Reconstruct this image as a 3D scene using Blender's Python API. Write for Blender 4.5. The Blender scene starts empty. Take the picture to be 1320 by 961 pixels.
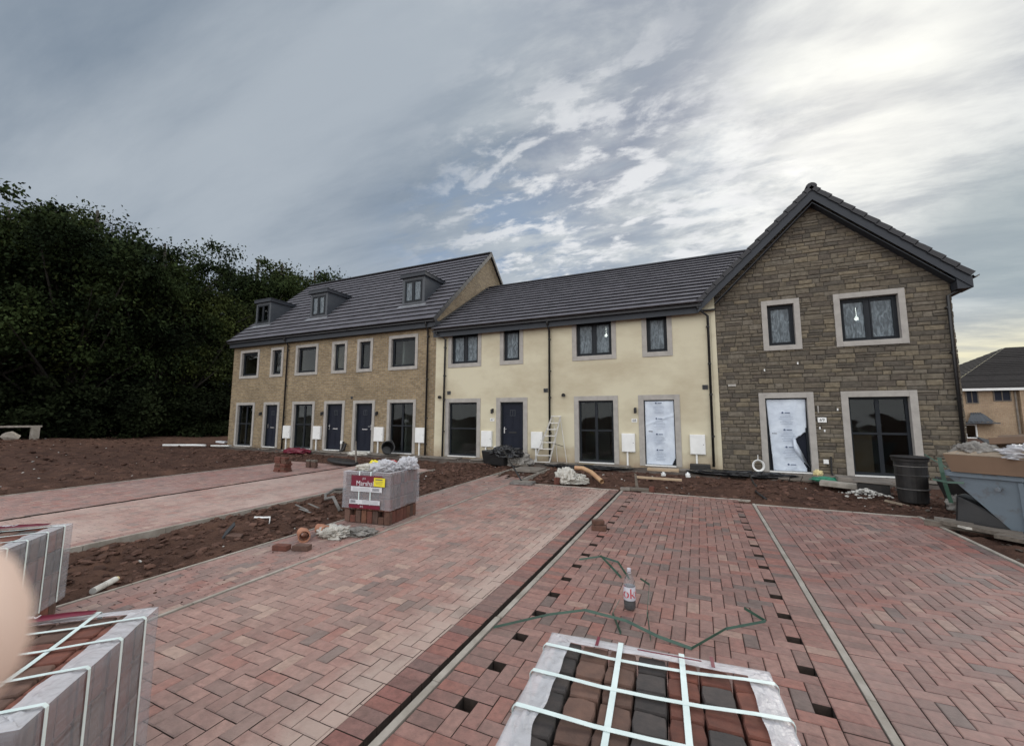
BACKGAIN = 3.3
import bpy, math, random
import numpy as np
from mathutils import Vector, Matrix, Euler, noise
random.seed(7)
scene = bpy.context.scene
COL = scene.collection
R = math.radians
rnd = random.uniform

def smooth(a, b, x):
    t = max(0.0, min(1.0, (x - a) / (b - a))); return t * t * (3 - 2 * t)

def zg(y):                       # the paving rises gently towards the houses
    return 0.013 * y

# ------------------------------------------------------------------ mesh helpers
class MB:
    def __init__(s): s.v = []; s.f = []; s.m = []
    def add(s, vs, fs, mi=0):
        o = len(s.v); s.v += [tuple(p) for p in vs]
        for f in fs: s.f.append(tuple(i + o for i in f)); s.m.append(mi)
    def box(s, x0, x1, y0, y1, z0, z1, mi=0):
        s.add([(x0,y0,z0),(x1,y0,z0),(x1,y1,z0),(x0,y1,z0),(x0,y0,z1),(x1,y0,z1),(x1,y1,z1),(x0,y1,z1)],
              [(0,3,2,1),(4,5,6,7),(0,1,5,4),(1,2,6,5),(2,3,7,6),(3,0,4,7)], mi)
    def obox(s, c, size, rot=(0,0,0), mi=0):
        M = Euler(rot).to_matrix(); c = Vector(c); hx, hy, hz = [a / 2 for a in size]
        vs = [c + M @ Vector(p) for p in [(-hx,-hy,-hz),(hx,-hy,-hz),(hx,hy,-hz),(-hx,hy,-hz),(-hx,-hy,hz),(hx,-hy,hz),(hx,hy,hz),(-hx,hy,hz)]]
        s.add(vs, [(0,3,2,1),(4,5,6,7),(0,1,5,4),(1,2,6,5),(2,3,7,6),(3,0,4,7)], mi)
    def prism(s, pts, a, b, axis='z', mi=0):
        n = len(pts)
        def P(p, t):
            return (p[0], p[1], t) if axis == 'z' else ((p[0], t, p[1]) if axis == 'y' else (t, p[0], p[1]))
        vs = [P(p, a) for p in pts] + [P(p, b) for p in pts]
        fs = [tuple(range(n))[::-1], tuple(range(n, 2 * n))] + [(i, (i + 1) % n, n + (i + 1) % n, n + i) for i in range(n)]
        s.add(vs, fs, mi)
    def tube(s, pts, r, n=8, caps=True, mi=0):
        pts = [Vector(p) for p in pts]; rr = r if isinstance(r, (list, tuple)) else [r] * len(pts)
        vs = []; up = None
        for i, p in enumerate(pts):
            d = (pts[min(i + 1, len(pts) - 1)] - pts[max(i - 1, 0)]).normalized()
            if up is None:
                up = Vector((0, 0, 1)) if abs(d.z) < .9 else Vector((1, 0, 0))
            a = d.cross(up).normalized(); b = a.cross(d).normalized(); up = b
            for k in range(n):
                t = 2 * math.pi * k / n
                vs.append(p + (a * math.cos(t) + b * math.sin(t)) * rr[i])
        fs = []
        for i in range(len(pts) - 1):
            for k in range(n):
                fs.append((i * n + k, i * n + (k + 1) % n, (i + 1) * n + (k + 1) % n, (i + 1) * n + k))
        if caps: fs += [tuple(range(n))[::-1], tuple(range((len(pts) - 1) * n, len(pts) * n))]
        s.add(vs, fs, mi)
    def lathe(s, prof, c, n=20, mi=0, M=None, caps=True):
        vs = []
        for r, z in prof:
            for k in range(n):
                t = 2 * math.pi * k / n; p = Vector((r * math.cos(t), r * math.sin(t), z))
                if M: p = M @ p
                vs.append(Vector(c) + p)
        fs = []
        for i in range(len(prof) - 1):
            for k in range(n): fs.append((i * n + k, i * n + (k + 1) % n, (i + 1) * n + (k + 1) % n, (i + 1) * n + k))
        if caps: fs += [tuple(range(n))[::-1], tuple(range((len(prof) - 1) * n, len(prof) * n))]
        s.add(vs, fs, mi)
    def ribbon(s, pts, w, side, th=.0012, mi=0):
        """flat strap along pts, widened along the vector side, with thickness"""
        pts = [Vector(p) for p in pts]; side = Vector(side)
        n = len(pts); vs = []
        for i, p in enumerate(pts):
            d = (pts[min(i + 1, n - 1)] - pts[max(i - 1, 0)]).normalized()
            nn = side.cross(d).normalized() * th
            vs += [p - side * w / 2 - nn, p + side * w / 2 - nn, p + side * w / 2 + nn, p - side * w / 2 + nn]
        fs = []
        for i in range(n - 1):
            for k in range(4): fs.append((i*4+k, i*4+(k+1)%4, i*4+4+(k+1)%4, i*4+4+k))
        fs += [(3,2,1,0), tuple((n-1)*4+k for k in range(4))]
        s.add(vs, fs, mi)
    def build(s, name, mats, parent=None, smooth_=False, bevel=0, local=False, top=False):
        me = bpy.data.meshes.new(name)
        if parent is not None: off = Vector((0,0,0)) if local else WL(parent)
        elif local: off = Vector((0, 0, 0))
        else:
            a = np.array(s.v); off = Vector((float((a[:,0].min()+a[:,0].max())/2), float((a[:,1].min()+a[:,1].max())/2), float(a[:,2].min())))
        me.from_pydata([(p[0]-off[0], p[1]-off[1], p[2]-off[2]) for p in s.v], [], s.f)
        if not isinstance(mats, (list, tuple)): mats = [mats]
        for m in mats: me.materials.append(m)
        me.polygons.foreach_set('material_index', s.m)
        if smooth_: me.polygons.foreach_set('use_smooth', [True] * len(s.f))
        me.update(); me.validate()
        o = bpy.data.objects.new(name, me); COL.objects.link(o)
        if parent is not None: o.parent = parent; LOC[o.name] = WL(parent).copy()
        else: o.location = off; LOC[o.name] = Vector(off)
        if bevel:
            b = o.modifiers.new('bevel', 'BEVEL'); b.width = bevel; b.segments = 2; b.limit_method = 'ANGLE'
        return o
LOC = {}
def WL(o): return LOC[o.name]

def tag(o, label=None, cat=None, group=None, kind=None):
    if label: o['label'] = label
    if cat: o['category'] = cat
    if group: o['group'] = group
    if kind: o['kind'] = kind
    return o
def empty(name, loc, label=None, cat=None, group=None, rz=0):
    o = bpy.data.objects.new(name, None); COL.objects.link(o); o.location = loc
    o.rotation_euler = (0, 0, rz); o.empty_display_size = .2
    LOC[o.name] = Vector(loc); tag(o, label, cat, group); return o
def copy_tree(o, parent=None):
    c = o.copy(); COL.objects.link(c); c.parent = parent
    for ch in [x for x in bpy.data.objects if x.parent == o]: copy_tree(ch, c)
    return c
def text_mesh(body, size, mat, name, parent, M, depth=.0015):
    cu = bpy.data.curves.new('t', 'FONT'); cu.body = body; cu.size = size; cu.extrude = depth
    cu.align_x = 'CENTER'; cu.align_y = 'CENTER'
    t = bpy.data.objects.new('t', cu); COL.objects.link(t)
    bpy.context.view_layer.update()
    me = bpy.data.meshes.new_from_object(t.evaluated_get(bpy.context.evaluated_depsgraph_get()))
    bpy.data.objects.remove(t)
    me.transform(M); me.materials.clear(); me.materials.append(mat)
    o = bpy.data.objects.new(name, me); COL.objects.link(o); o.parent = parent
    LOC[o.name] = WL(parent).copy() if parent else Vector((0,0,0))
    return o

# ------------------------------------------------------------------ materials
def nt(m): return m.node_tree.nodes, m.node_tree.links
def mat(name, c, c2=None, rough=.8, metal=0, spec=.5, scale=6, detail=6, bump=0, bscale=None, bdist=.01,
        stretch=None, island=0, ramp=None, lo=.35, hi=.65, alpha=None, emis=None, coat=0):
    m = bpy.data.materials.new(name); m.use_nodes = True; N, L = nt(m)
    b = N['Principled BSDF']; b.inputs['Roughness'].default_value = rough; b.inputs['Metallic'].default_value = metal
    b.inputs['Specular IOR Level'].default_value = spec; b.inputs['Coat Weight'].default_value = coat
    geo = N.new('ShaderNodeNewGeometry'); vec = geo.outputs['Position']
    if stretch:
        mp = N.new('ShaderNodeMapping'); mp.inputs['Scale'].default_value = stretch; L.new(vec, mp.inputs[0]); vec = mp.outputs[0]
    col = None
    if ramp:
        rp = N.new('ShaderNodeValToRGB'); rp.color_ramp.interpolation = 'CONSTANT'
        el = rp.color_ramp.elements; n = len(ramp)
        while len(el) < n: el.new(.5)
        for i, (p, cc) in enumerate(ramp): el[i].position = p; el[i].color = (*cc, 1)
        L.new(geo.outputs['Random Per Island'], rp.inputs[0]); col = rp.outputs[0]
    no = N.new('ShaderNodeTexNoise'); no.inputs['Scale'].default_value = scale; no.inputs['Detail'].default_value = detail
    no.inputs['Roughness'].default_value = .6; L.new(vec, no.inputs['Vector'])
    mr = N.new('ShaderNodeMapRange'); mr.inputs[1].default_value = lo; mr.inputs[2].default_value = hi
    L.new(no.outputs[0], mr.inputs[0])
    if c2 is None: c2 = tuple(x * .75 for x in c)
    mx = N.new('ShaderNodeMix'); mx.data_type = 'RGBA'; L.new(mr.outputs[0], mx.inputs[0])
    if col is not None:
        mx.blend_type = 'MULTIPLY'; mx.inputs[0].default_value = 1
        for l in list(mx.inputs[0].links): L.remove(l)
        m2 = N.new('ShaderNodeMix'); m2.data_type = 'RGBA'; L.new(mr.outputs[0], m2.inputs[0])
        m2.inputs[6].default_value = (*c, 1); m2.inputs[7].default_value = (*c2, 1)
        L.new(col, mx.inputs[6]); L.new(m2.outputs[2], mx.inputs[7])
    else:
        mx.inputs[6].default_value = (*c, 1); mx.inputs[7].default_value = (*c2, 1)
    out = mx.outputs[2]
    if island:
        hs = N.new('ShaderNodeHueSaturation'); ma = N.new('ShaderNodeMath'); ma.operation = 'MULTIPLY_ADD'
        ma.inputs[1].default_value = 2 * island; ma.inputs[2].default_value = 1 - island
        L.new(geo.outputs['Random Per Island'], ma.inputs[0]); L.new(ma.outputs[0], hs.inputs['Value'])
        L.new(out, hs.inputs['Color']); out = hs.outputs[0]
    L.new(out, b.inputs['Base Color'])
    if bump:
        n2 = N.new('ShaderNodeTexNoise'); n2.inputs['Scale'].default_value = bscale or scale * 3; n2.inputs['Detail'].default_value = 8
        n2.inputs['Roughness'].default_value = .65; L.new(vec, n2.inputs['Vector'])
        bp = N.new('ShaderNodeBump'); bp.inputs['Strength'].default_value = bump; bp.inputs['Distance'].default_value = bdist
        L.new(n2.outputs[0], bp.inputs['Height']); L.new(bp.outputs[0], b.inputs['Normal'])
    if emis: b.inputs['Emission Color'].default_value = (*c, 1); b.inputs['Emission Strength'].default_value = emis
    if alpha is not None: b.inputs['Alpha'].default_value = alpha
    m['out'] = 1
    return m

def brick_mat(name, a, b_, mort, bw=.225, bh=.075, ms=.010, offx=0):
    m = mat(name, a, scale=3, rough=.9, bump=0); N, L = nt(m); B = N['Principled BSDF']
    geo = N.new('ShaderNodeNewGeometry'); sx = N.new('ShaderNodeSeparateXYZ'); L.new(geo.outputs['Position'], sx.inputs[0])
    ad = N.new('ShaderNodeMath'); ad.operation = 'ADD'; L.new(sx.outputs[0], ad.inputs[0]); L.new(sx.outputs[1], ad.inputs[1])
    cb = N.new('ShaderNodeCombineXYZ'); L.new(ad.outputs[0], cb.inputs[0]); L.new(sx.outputs[2], cb.inputs[1])
    bt = N.new('ShaderNodeTexBrick'); bt.inputs['Scale'].default_value = 1; bt.inputs['Brick Width'].default_value = bw
    bt.inputs['Row Height'].default_value = bh; bt.inputs['Mortar Size'].default_value = ms; bt.inputs['Mortar Smooth'].default_value = .2
    bt.inputs['Color1'].default_value = (*a, 1); bt.inputs['Color2'].default_value = (*b_, 1); bt.inputs['Mortar'].default_value = (*mort, 1)
    bt.inputs['Bias'].default_value = -.1; L.new(cb.outputs[0], bt.inputs['Vector'])
    no = N.new('ShaderNodeTexNoise'); no.inputs['Scale'].default_value = 9; no.inputs['Detail'].default_value = 7; L.new(geo.outputs['Position'], no.inputs['Vector'])
    n1 = N.new('ShaderNodeTexNoise'); n1.inputs['Scale'].default_value = .8; n1.inputs['Detail'].default_value = 3; L.new(geo.outputs['Position'], n1.inputs['Vector'])
    mr = N.new('ShaderNodeMapRange'); mr.inputs[1].default_value = .25; mr.inputs[2].default_value = .75; mr.inputs[3].default_value = .8; mr.inputs[4].default_value = 1.2
    L.new(no.outputs[0], mr.inputs[0])
    mr1 = N.new('ShaderNodeMapRange'); mr1.inputs[1].default_value = .3; mr1.inputs[2].default_value = .7; mr1.inputs[3].default_value = .85; mr1.inputs[4].default_value = 1.12
    L.new(n1.outputs[0], mr1.inputs[0])
    mm = N.new('ShaderNodeMath'); mm.operation = 'MULTIPLY'; L.new(mr.outputs[0], mm.inputs[0]); L.new(mr1.outputs[0], mm.inputs[1])
    hs = N.new('ShaderNodeHueSaturation'); L.new(bt.outputs[0], hs.inputs['Color']); L.new(mm.outputs[0], hs.inputs['Value'])
    L.new(hs.outputs[0], B.inputs['Base Color'])
    bp = N.new('ShaderNodeBump'); bp.inputs['Strength'].default_value = .6; bp.inputs['Distance'].default_value = .01; bp.invert = True
    L.new(bt.outputs[1], bp.inputs['Height']); L.new(bp.outputs[0], B.inputs['Normal'])
    return m

def paver_mat(name, ramp, dust=(.38,.32,.27), damt=.25, edge=None, dscale=1.2):
    """brindled pavers: one tone per paver, fine speckle, sandy dust in patches (edge: a sandy band along x)"""
    m = mat(name, (1,1,1), (.62,.6,.6), ramp=ramp, scale=22, detail=9, rough=.56, bump=.8, bscale=70, bdist=.008, lo=.34, hi=.66)
    N, L = nt(m); B = N['Principled BSDF']; src = B.inputs['Base Color'].links[0].from_socket
    geo = N.new('ShaderNodeNewGeometry')
    no = N.new('ShaderNodeTexNoise'); no.inputs['Scale'].default_value = dscale; no.inputs['Detail'].default_value = 9; no.inputs['Roughness'].default_value = .7
    L.new(geo.outputs['Position'], no.inputs['Vector'])
    mr = N.new('ShaderNodeMapRange'); mr.inputs[1].default_value = .38; mr.inputs[2].default_value = .68; mr.inputs[3].default_value = damt * .35; mr.inputs[4].default_value = damt * 1.5
    L.new(no.outputs[0], mr.inputs[0]); fac = mr.outputs[0]
    if edge:
        sx = N.new('ShaderNodeSeparateXYZ'); L.new(geo.outputs['Position'], sx.inputs[0])
        n2 = N.new('ShaderNodeTexNoise'); n2.inputs['Scale'].default_value = 2.2; n2.inputs['Detail'].default_value = 9; n2.inputs['Roughness'].default_value = .72; L.new(geo.outputs['Position'], n2.inputs['Vector'])
        ma = N.new('ShaderNodeMath'); ma.operation = 'MULTIPLY_ADD'; ma.inputs[1].default_value = 1.3; L.new(n2.outputs[0], ma.inputs[0]); L.new(sx.outputs[0], ma.inputs[2])
        e = N.new('ShaderNodeMapRange'); e.inputs[1].default_value = edge[0]; e.inputs[2].default_value = edge[1]; e.inputs[3].default_value = 0; e.inputs[4].default_value = edge[2]
        L.new(ma.outputs[0], e.inputs[0])
        mxx = N.new('ShaderNodeMath'); mxx.operation = 'MAXIMUM'; L.new(fac, mxx.inputs[0]); L.new(e.outputs[0], mxx.inputs[1]); fac = mxx.outputs[0]
    mx = N.new('ShaderNodeMix'); mx.data_type = 'RGBA'; L.new(fac, mx.inputs[0]); L.new(src, mx.inputs[6]); mx.inputs[7].default_value = (*dust, 1)
    # soil trodden over the paving in patches
    n3 = N.new('ShaderNodeTexNoise'); n3.inputs['Scale'].default_value = .9; n3.inputs['Detail'].default_value = 10; n3.inputs['Roughness'].default_value = .75
    mp = N.new('ShaderNodeMapping'); mp.inputs['Location'].default_value = (7, 3, 0); L.new(geo.outputs['Position'], mp.inputs[0]); L.new(mp.outputs[0], n3.inputs['Vector'])
    m3 = N.new('ShaderNodeMapRange'); m3.inputs[1].default_value = .56; m3.inputs[2].default_value = .75; m3.inputs[4].default_value = .55; L.new(n3.outputs[0], m3.inputs[0])
    mx2 = N.new('ShaderNodeMix'); mx2.data_type = 'RGBA'; L.new(m3.outputs[0], mx2.inputs[0]); L.new(mx.outputs[2], mx2.inputs[6]); mx2.inputs[7].default_value = (.13,.08,.06,1)
    L.new(mx2.outputs[2], B.inputs['Base Color'])
    return m

def stain(m, zlo, zhi, col, amt):
    N, L = nt(m); B = N['Principled BSDF']; src = B.inputs['Base Color'].links[0].from_socket
    geo = N.new('ShaderNodeNewGeometry'); sx = N.new('ShaderNodeSeparateXYZ'); L.new(geo.outputs['Position'], sx.inputs[0])
    no = N.new('ShaderNodeTexNoise'); no.inputs['Scale'].default_value = 2.5; no.inputs['Detail'].default_value = 9; L.new(geo.outputs['Position'], no.inputs['Vector'])
    ma = N.new('ShaderNodeMath'); ma.operation = 'MULTIPLY_ADD'; ma.inputs[1].default_value = .9; L.new(no.outputs[0], ma.inputs[0]); L.new(sx.outputs[2], ma.inputs[2])
    mr = N.new('ShaderNodeMapRange'); mr.inputs[1].default_value = zhi+.45; mr.inputs[2].default_value = zlo+.45; mr.inputs[4].default_value = amt; L.new(ma.outputs[0], mr.inputs[0])
    mx = N.new('ShaderNodeMix'); mx.data_type = 'RGBA'; L.new(mr.outputs[0], mx.inputs[0]); L.new(src, mx.inputs[6]); mx.inputs[7].default_value = (*col, 1); L.new(mx.outputs[2], B.inputs['Base Color'])
def glass_mat(name, film=0.0):
    m = bpy.data.materials.new(name); m.use_nodes = True; N, L = nt(m); N.remove(N['Principled BSDF'])
    out = N['Material Output']; tr = N.new('ShaderNodeBsdfTransparent'); gl = N.new('ShaderNodeBsdfGlossy')
    tr.inputs[0].default_value = (.72,.77,.77,1); gl.inputs['Roughness'].default_value = .02
    fr = N.new('ShaderNodeLayerWeight'); fr.inputs[0].default_value = .5
    pw_ = N.new('ShaderNodeMath'); pw_.operation = 'POWER'; pw_.inputs[1].default_value = 4; L.new(fr.outputs['Facing'], pw_.inputs[0])
    mu = N.new('ShaderNodeMath'); mu.operation = 'MULTIPLY_ADD'; mu.inputs[1].default_value = .5; mu.inputs[2].default_value = .022; mu.use_clamp = True
    L.new(pw_.outputs[0], mu.inputs[0])
    mx = N.new('ShaderNodeMixShader'); L.new(mu.outputs[0], mx.inputs[0]); L.new(tr.outputs[0], mx.inputs[1]); L.new(gl.outputs[0], mx.inputs[2])
    last = mx.outputs[0]
    geo = N.new('ShaderNodeNewGeometry')
    bpn = N.new('ShaderNodeTexNoise'); bpn.inputs['Scale'].default_value = 1.5; bpn.inputs['Detail'].default_value = 1; L.new(geo.outputs['Position'], bpn.inputs['Vector'])
    bp = N.new('ShaderNodeBump'); bp.inputs['Strength'].default_value = .25; bp.inputs['Distance'].default_value = .02; L.new(bpn.outputs[0], bp.inputs['Height']); L.new(bp.outputs[0], gl.inputs['Normal'])
    if film:
        df = N.new('ShaderNodeBsdfPrincipled'); df.inputs['Roughness'].default_value = .35
        no = N.new('ShaderNodeTexNoise'); no.inputs['Scale'].default_value = 7; no.inputs['Detail'].default_value = 6; no.inputs['Distortion'].default_value = 1.6
        mp = N.new('ShaderNodeMapping'); mp.inputs['Scale'].default_value = (1.6, 1, .55); L.new(geo.outputs['Position'], mp.inputs[0]); L.new(mp.outputs[0], no.inputs['Vector'])
        rp = N.new('ShaderNodeValToRGB'); rp.color_ramp.elements[0].position = .4; rp.color_ramp.elements[1].position = .7
        rp.color_ramp.elements[0].color = (.055,.072,.085,1); rp.color_ramp.elements[1].color = (.20,.245,.275,1)
        L.new(no.outputs[0], rp.inputs[0]); L.new(rp.outputs[0], df.inputs['Base Color'])
        b2 = N.new('ShaderNodeBump'); b2.inputs['Strength'].default_value = .5; b2.inputs['Distance'].default_value = .02; L.new(no.outputs[0], b2.inputs['Height']); L.new(b2.outputs[0], df.inputs['Normal'])
        m2 = N.new('ShaderNodeMixShader'); m2.inputs[0].default_value = film; L.new(last, m2.inputs[1]); L.new(df.outputs[0], m2.inputs[2]); last = m2.outputs[0]
    L.new(last, out.inputs[0]); return m

def wrap_mat(name, trans=.35, tint=(.72,.72,.74)):
    """milky stretch film with stretched horizontal streaks"""
    m = bpy.data.materials.new(name); m.use_nodes = True; N, L = nt(m); B = N['Principled BSDF']; out = N['Material Output']
    B.inputs['Base Color'].default_value = (*tint, 1); B.inputs['Roughness'].default_value = .2
    geo = N.new('ShaderNodeNewGeometry'); mp = N.new('ShaderNodeMapping'); mp.inputs['Scale'].default_value = (1.2, 1.2, 40); mp.inputs['Rotation'].default_value = (.12, .1, 0)
    L.new(geo.outputs['Position'], mp.inputs[0])
    no = N.new('ShaderNodeTexNoise'); no.inputs['Scale'].default_value = 1.3; no.inputs['Detail'].default_value = 8; no.inputs['Roughness'].default_value = .65; L.new(mp.outputs[0], no.inputs['Vector'])
    n2 = N.new('ShaderNodeTexNoise'); n2.inputs['Scale'].default_value = 6; n2.inputs['Detail'].default_value = 8; n2.inputs['Distortion'].default_value = 2.2; L.new(geo.outputs['Position'], n2.inputs['Vector'])
    ad = N.new('ShaderNodeMath'); ad.operation = 'ADD'; L.new(no.outputs[0], ad.inputs[0]); L.new(n2.outputs[0], ad.inputs[1])
    bp = N.new('ShaderNodeBump'); bp.inputs['Strength'].default_value = .75; bp.inputs['Distance'].default_value = .02; L.new(ad.outputs[0], bp.inputs['Height']); L.new(bp.outputs[0], B.inputs['Normal'])
    mr = N.new('ShaderNodeMapRange'); mr.inputs[1].default_value = .35; mr.inputs[2].default_value = .65; mr.inputs[3].default_value = trans + .07; mr.inputs[4].default_value = max(0, trans - .06)
    L.new(no.outputs[0], mr.inputs[0])
    tr = N.new('ShaderNodeBsdfTransparent'); mx = N.new('ShaderNodeMixShader'); L.new(mr.outputs[0], mx.inputs[0]); L.new(B.outputs[0], mx.inputs[1]); L.new(tr.outputs[0], mx.inputs[2])
    L.new(mx.outputs[0], out.inputs[0]); return m

RED = [(0.00,(0.325,0.150,0.123)),(0.17,(0.258,0.125,0.104)),(0.34,(0.358,0.185,0.152)),(0.50,(0.235,0.125,0.106)),(0.64,(0.302,0.155,0.131)),(0.78,(0.336,0.130,0.100)),(0.89,(0.168,0.112,0.100)),(0.95,(0.403,0.245,0.195))]
PINK = [(0.00,(0.385,0.200,0.166)),(0.17,(0.319,0.175,0.147)),(0.34,(0.418,0.235,0.195)),(0.50,(0.286,0.175,0.150)),(0.64,(0.363,0.205,0.173)),(0.78,(0.374,0.165,0.131)),(0.89,(0.220,0.155,0.138)),(0.95,(0.473,0.310,0.247))]
DEEP = [(0.00,(0.300,0.118,0.097)),(0.17,(0.225,0.112,0.095)),(0.34,(0.250,0.140,0.119)),(0.50,(0.312,0.123,0.097)),(0.64,(0.213,0.123,0.108)),(0.78,(0.275,0.134,0.113)),(0.89,(0.163,0.112,0.103)),(0.95,(0.350,0.190,0.151))]
M = {}
M['pav_mid'] = paver_mat('paver_red_brindle', RED, damt=.16)
M['pav_left'] = paver_mat('paver_dusty_brindle', PINK, damt=.28, dust=(.50,.39,.33), edge=(-1.80, -1.30, .75))
M['pav_right'] = paver_mat('paver_brindle', RED, damt=.30, dust=(.34,.28,.25))
M['pav_path'] = paver_mat('paver_path', PINK, damt=.35, dust=(.33,.28,.25))
M['pav_drive'] = paver_mat('paver_pale_drive', PINK, damt=.75, dust=(.50,.38,.33), dscale=.6)
M['pav_drive2'] = paver_mat('paver_red_drive', PINK, damt=.40, dust=(.38,.28,.25))
M['pav_deep'] = paver_mat('paver_soldier_red', DEEP, damt=.10)
M['side_shade'] = mat('paver_side_shade', (.05,.035,.028), (.03,.02,.016), rough=1, scale=20, bump=.5)  # dark colour for paver sides, painting in the shade of gaps and holes
M['kerb'] = mat('kerb_concrete', (.42,.38,.33), (.27,.24,.20), rough=.9, scale=5, detail=9, bump=.4, bscale=40)
M['soil'] = mat('red_brown_soil', (.125,.070,.050), (.058,.034,.027), rough=1, spec=.1, scale=2.3, detail=10, bump=1, bscale=14, bdist=.06, lo=.3, hi=.7)
M['clod'] = mat('soil_clod', (.115,.063,.046), (.075,.043,.033), rough=1, spec=.2, scale=9, bump=.8, bscale=40, island=.45)
M['gravelmud'] = mat('trodden_mud', (.115,.095,.08), (.06,.045,.038), rough=1, spec=.3, scale=4, detail=10, bump=.8, bscale=30, bdist=.02)
M['slab'] = mat('pale_paving_slab', (.25,.22,.19), (.15,.13,.11), rough=.9, scale=3, detail=8, bump=.3, island=.12)
M['buff'] = brick_mat('buff_brick', (.205,.145,.078), (.305,.225,.125), (.25,.22,.175))
M['buff2'] = brick_mat('tan_brick', (.36,.25,.15), (.30,.19,.11), (.36,.31,.25))
M['render'] = mat('cream_render', (.585,.535,.395), (.475,.415,.295), rough=.92, scale=.55, detail=9, bump=.25, bscale=35, bdist=.004, lo=.44, hi=.66, stretch=(1,1,1.7))
M['stone'] = mat('walling_stone', (1,.99,.97), (.55,.54,.52), scale=14, detail=9, rough=.95, bump=.8, bscale=30, bdist=.012, lo=.3, hi=.7,
     ramp=[(0,(.155,.130,.100)),(.15,(.175,.150,.115)),(.3,(.125,.105,.085)),(.45,(.21,.175,.125)),(.6,(.16,.135,.102)),(.75,(.115,.100,.082)),(.88,(.19,.165,.132))])
M['mortar'] = mat('dark_mortar', (.078,.070,.058), rough=1, scale=30, bump=.6)
M['surround'] = mat('cast_stone_surround', (.40,.375,.345), (.32,.30,.275), rough=.9, scale=5, detail=8, bump=.15, bscale=90)
M['tile'] = mat('slate_grey_tile', (.135,.131,.145), (.100,.098,.110), rough=.75, spec=.2, scale=3, detail=6, bump=0, bscale=60, island=.10)
M['tile_end'] = mat('dark_verge', (.028,.028,.032), rough=.6, scale=5)
M['tile_old'] = mat('brown_grey_tile', (.036,.033,.032), rough=.95, spec=.1, scale=5, island=.25)
M['anth'] = mat('anthracite_frame', (.018,.021,.026), (.014,.017,.021), rough=.5, spec=.2, scale=5)
M['fascia'] = mat('grey_fascia_board', (.032,.037,.046), (.028,.032,.040), rough=.5, spec=.3, scale=2)
M['black'] = mat('black_plastic', (.010,.010,.011), (.016,.015,.015), rough=.4, scale=8, bump=.15)
M['blackdirty'] = mat('dirty_black_plastic', (.011,.010,.010), (.032,.027,.023), rough=.55, scale=7, detail=9, lo=.45, hi=.8, bump=.2)
M['lead'] = mat('grey_dormer_cheek', (.060,.068,.078), (.05,.056,.065), rough=.55, scale=3)
M['flash'] = mat('lead_flashing', (.33,.34,.36), (.2,.21,.22), rough=.45, metal=.3, scale=5)
M['door'] = mat('navy_door', (.010,.013,.024), (.008,.010,.019), rough=.5, spec=.2, scale=2)
M['white'] = mat('white_plastic', (.80,.80,.78), (.72,.72,.70), rough=.4, scale=4)
M['chrome'] = mat('chrome', (.6,.6,.6), rough=.25, metal=1)
M['plaster'] = mat('interior_plaster', (.42,.39,.35), (.34,.31,.28), rough=.95, scale=1)
M['glass'] = glass_mat('window_glass')
M['filmglass'] = glass_mat('film_covered_glass', .85)
M['bulb'] = mat('lit_bulb', (1,.96,.88), emis=70)
M['doorfilm'] = mat('white_blue_protective_film', (.62,.68,.76), (.50,.56,.65), rough=.3, scale=3, detail=4, bump=.5, bscale=5, bdist=.03)
M['print'] = mat('film_print', (.06,.09,.17), rough=.5)
M['print2'] = mat('film_print_pale', (.30,.35,.45), rough=.5)
M['bark'] = mat('bark', (.055,.048,.038), (.03,.027,.022), rough=1, scale=6, bump=.8, stretch=(1,1,.2))
M['leaf'] = mat('dark_leaves', (0.0352,0.0512,0.0176), (0.0117,0.0189,0.0087), rough=.9, spec=.06, scale=.35, lo=.42, hi=.58, island=.22)
M['leaf2'] = mat('deep_leaves', (0.0204,0.0281,0.0119), (0.0076,0.0109,0.0051), rough=.9, spec=.06, scale=.35, lo=.42, hi=.58, island=.22)
M['leaf3'] = mat('olive_leaves', (0.0653,0.0815,0.0247), (0.0222,0.0294,0.0123), rough=.9, spec=.06, scale=.35, lo=.42, hi=.58, island=.22)
M['wood'] = mat('pale_timber', (.48,.36,.24), (.36,.26,.17), rough=.8, scale=3, stretch=(1,8,8), bump=.3)
M['oldwood'] = mat('weathered_timber', (.19,.16,.13), (.10,.085,.07), rough=.95, scale=4, stretch=(1,6,6), bump=.5)
M['clay'] = mat('terracotta_clay', (.42,.20,.12), (.33,.15,.09), rough=.8, scale=8, bump=.2)
M['orangepipe'] = mat('dusty_orange_pipe', (.52,.33,.18), (.46,.25,.14), rough=.6, scale=3)
M['cloth'] = mat('white_sheeting', (.62,.60,.54), (.42,.39,.34), rough=.5, scale=6, bump=.3)
M['greysack'] = mat('grey_sacking', (.14,.13,.12), (.30,.28,.25), rough=.7, scale=8, bump=.3)
M['blackbag'] = mat('black_polythene', (.012,.012,.014), (.02,.02,.022), rough=.22, scale=3, bump=.3, bscale=20)
M['maroon'] = mat('maroon_label', (.16,.012,.03), (.14,.01,.026), rough=.35, scale=4)
M['labelwhite'] = mat('white_label', (.66,.66,.68), (.58,.58,.6), rough=.4, scale=5)
M['barcode'] = mat('barcode_ink', (.10,.10,.13), rough=.5)
M['yellow'] = mat('yellow_sticker', (.80,.68,.03), (.72,.60,.03), rough=.45, scale=4)
M['wrap'] = wrap_mat('pallet_stretch_film', .66, (.52,.53,.57))
M['wrapclear'] = wrap_mat('clearer_stretch_film', .64, (.6,.6,.63))
M['wraprim'] = wrap_mat('folded_stretch_film', .38, (.74,.74,.77))
M['strap'] = mat('pale_plastic_strap', (.72,.82,.80), (.60,.70,.68), rough=.35, scale=12)
M['green'] = mat('green_strapping', (.02,.06,.04), (.035,.09,.06), rough=.35, scale=9)
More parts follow.
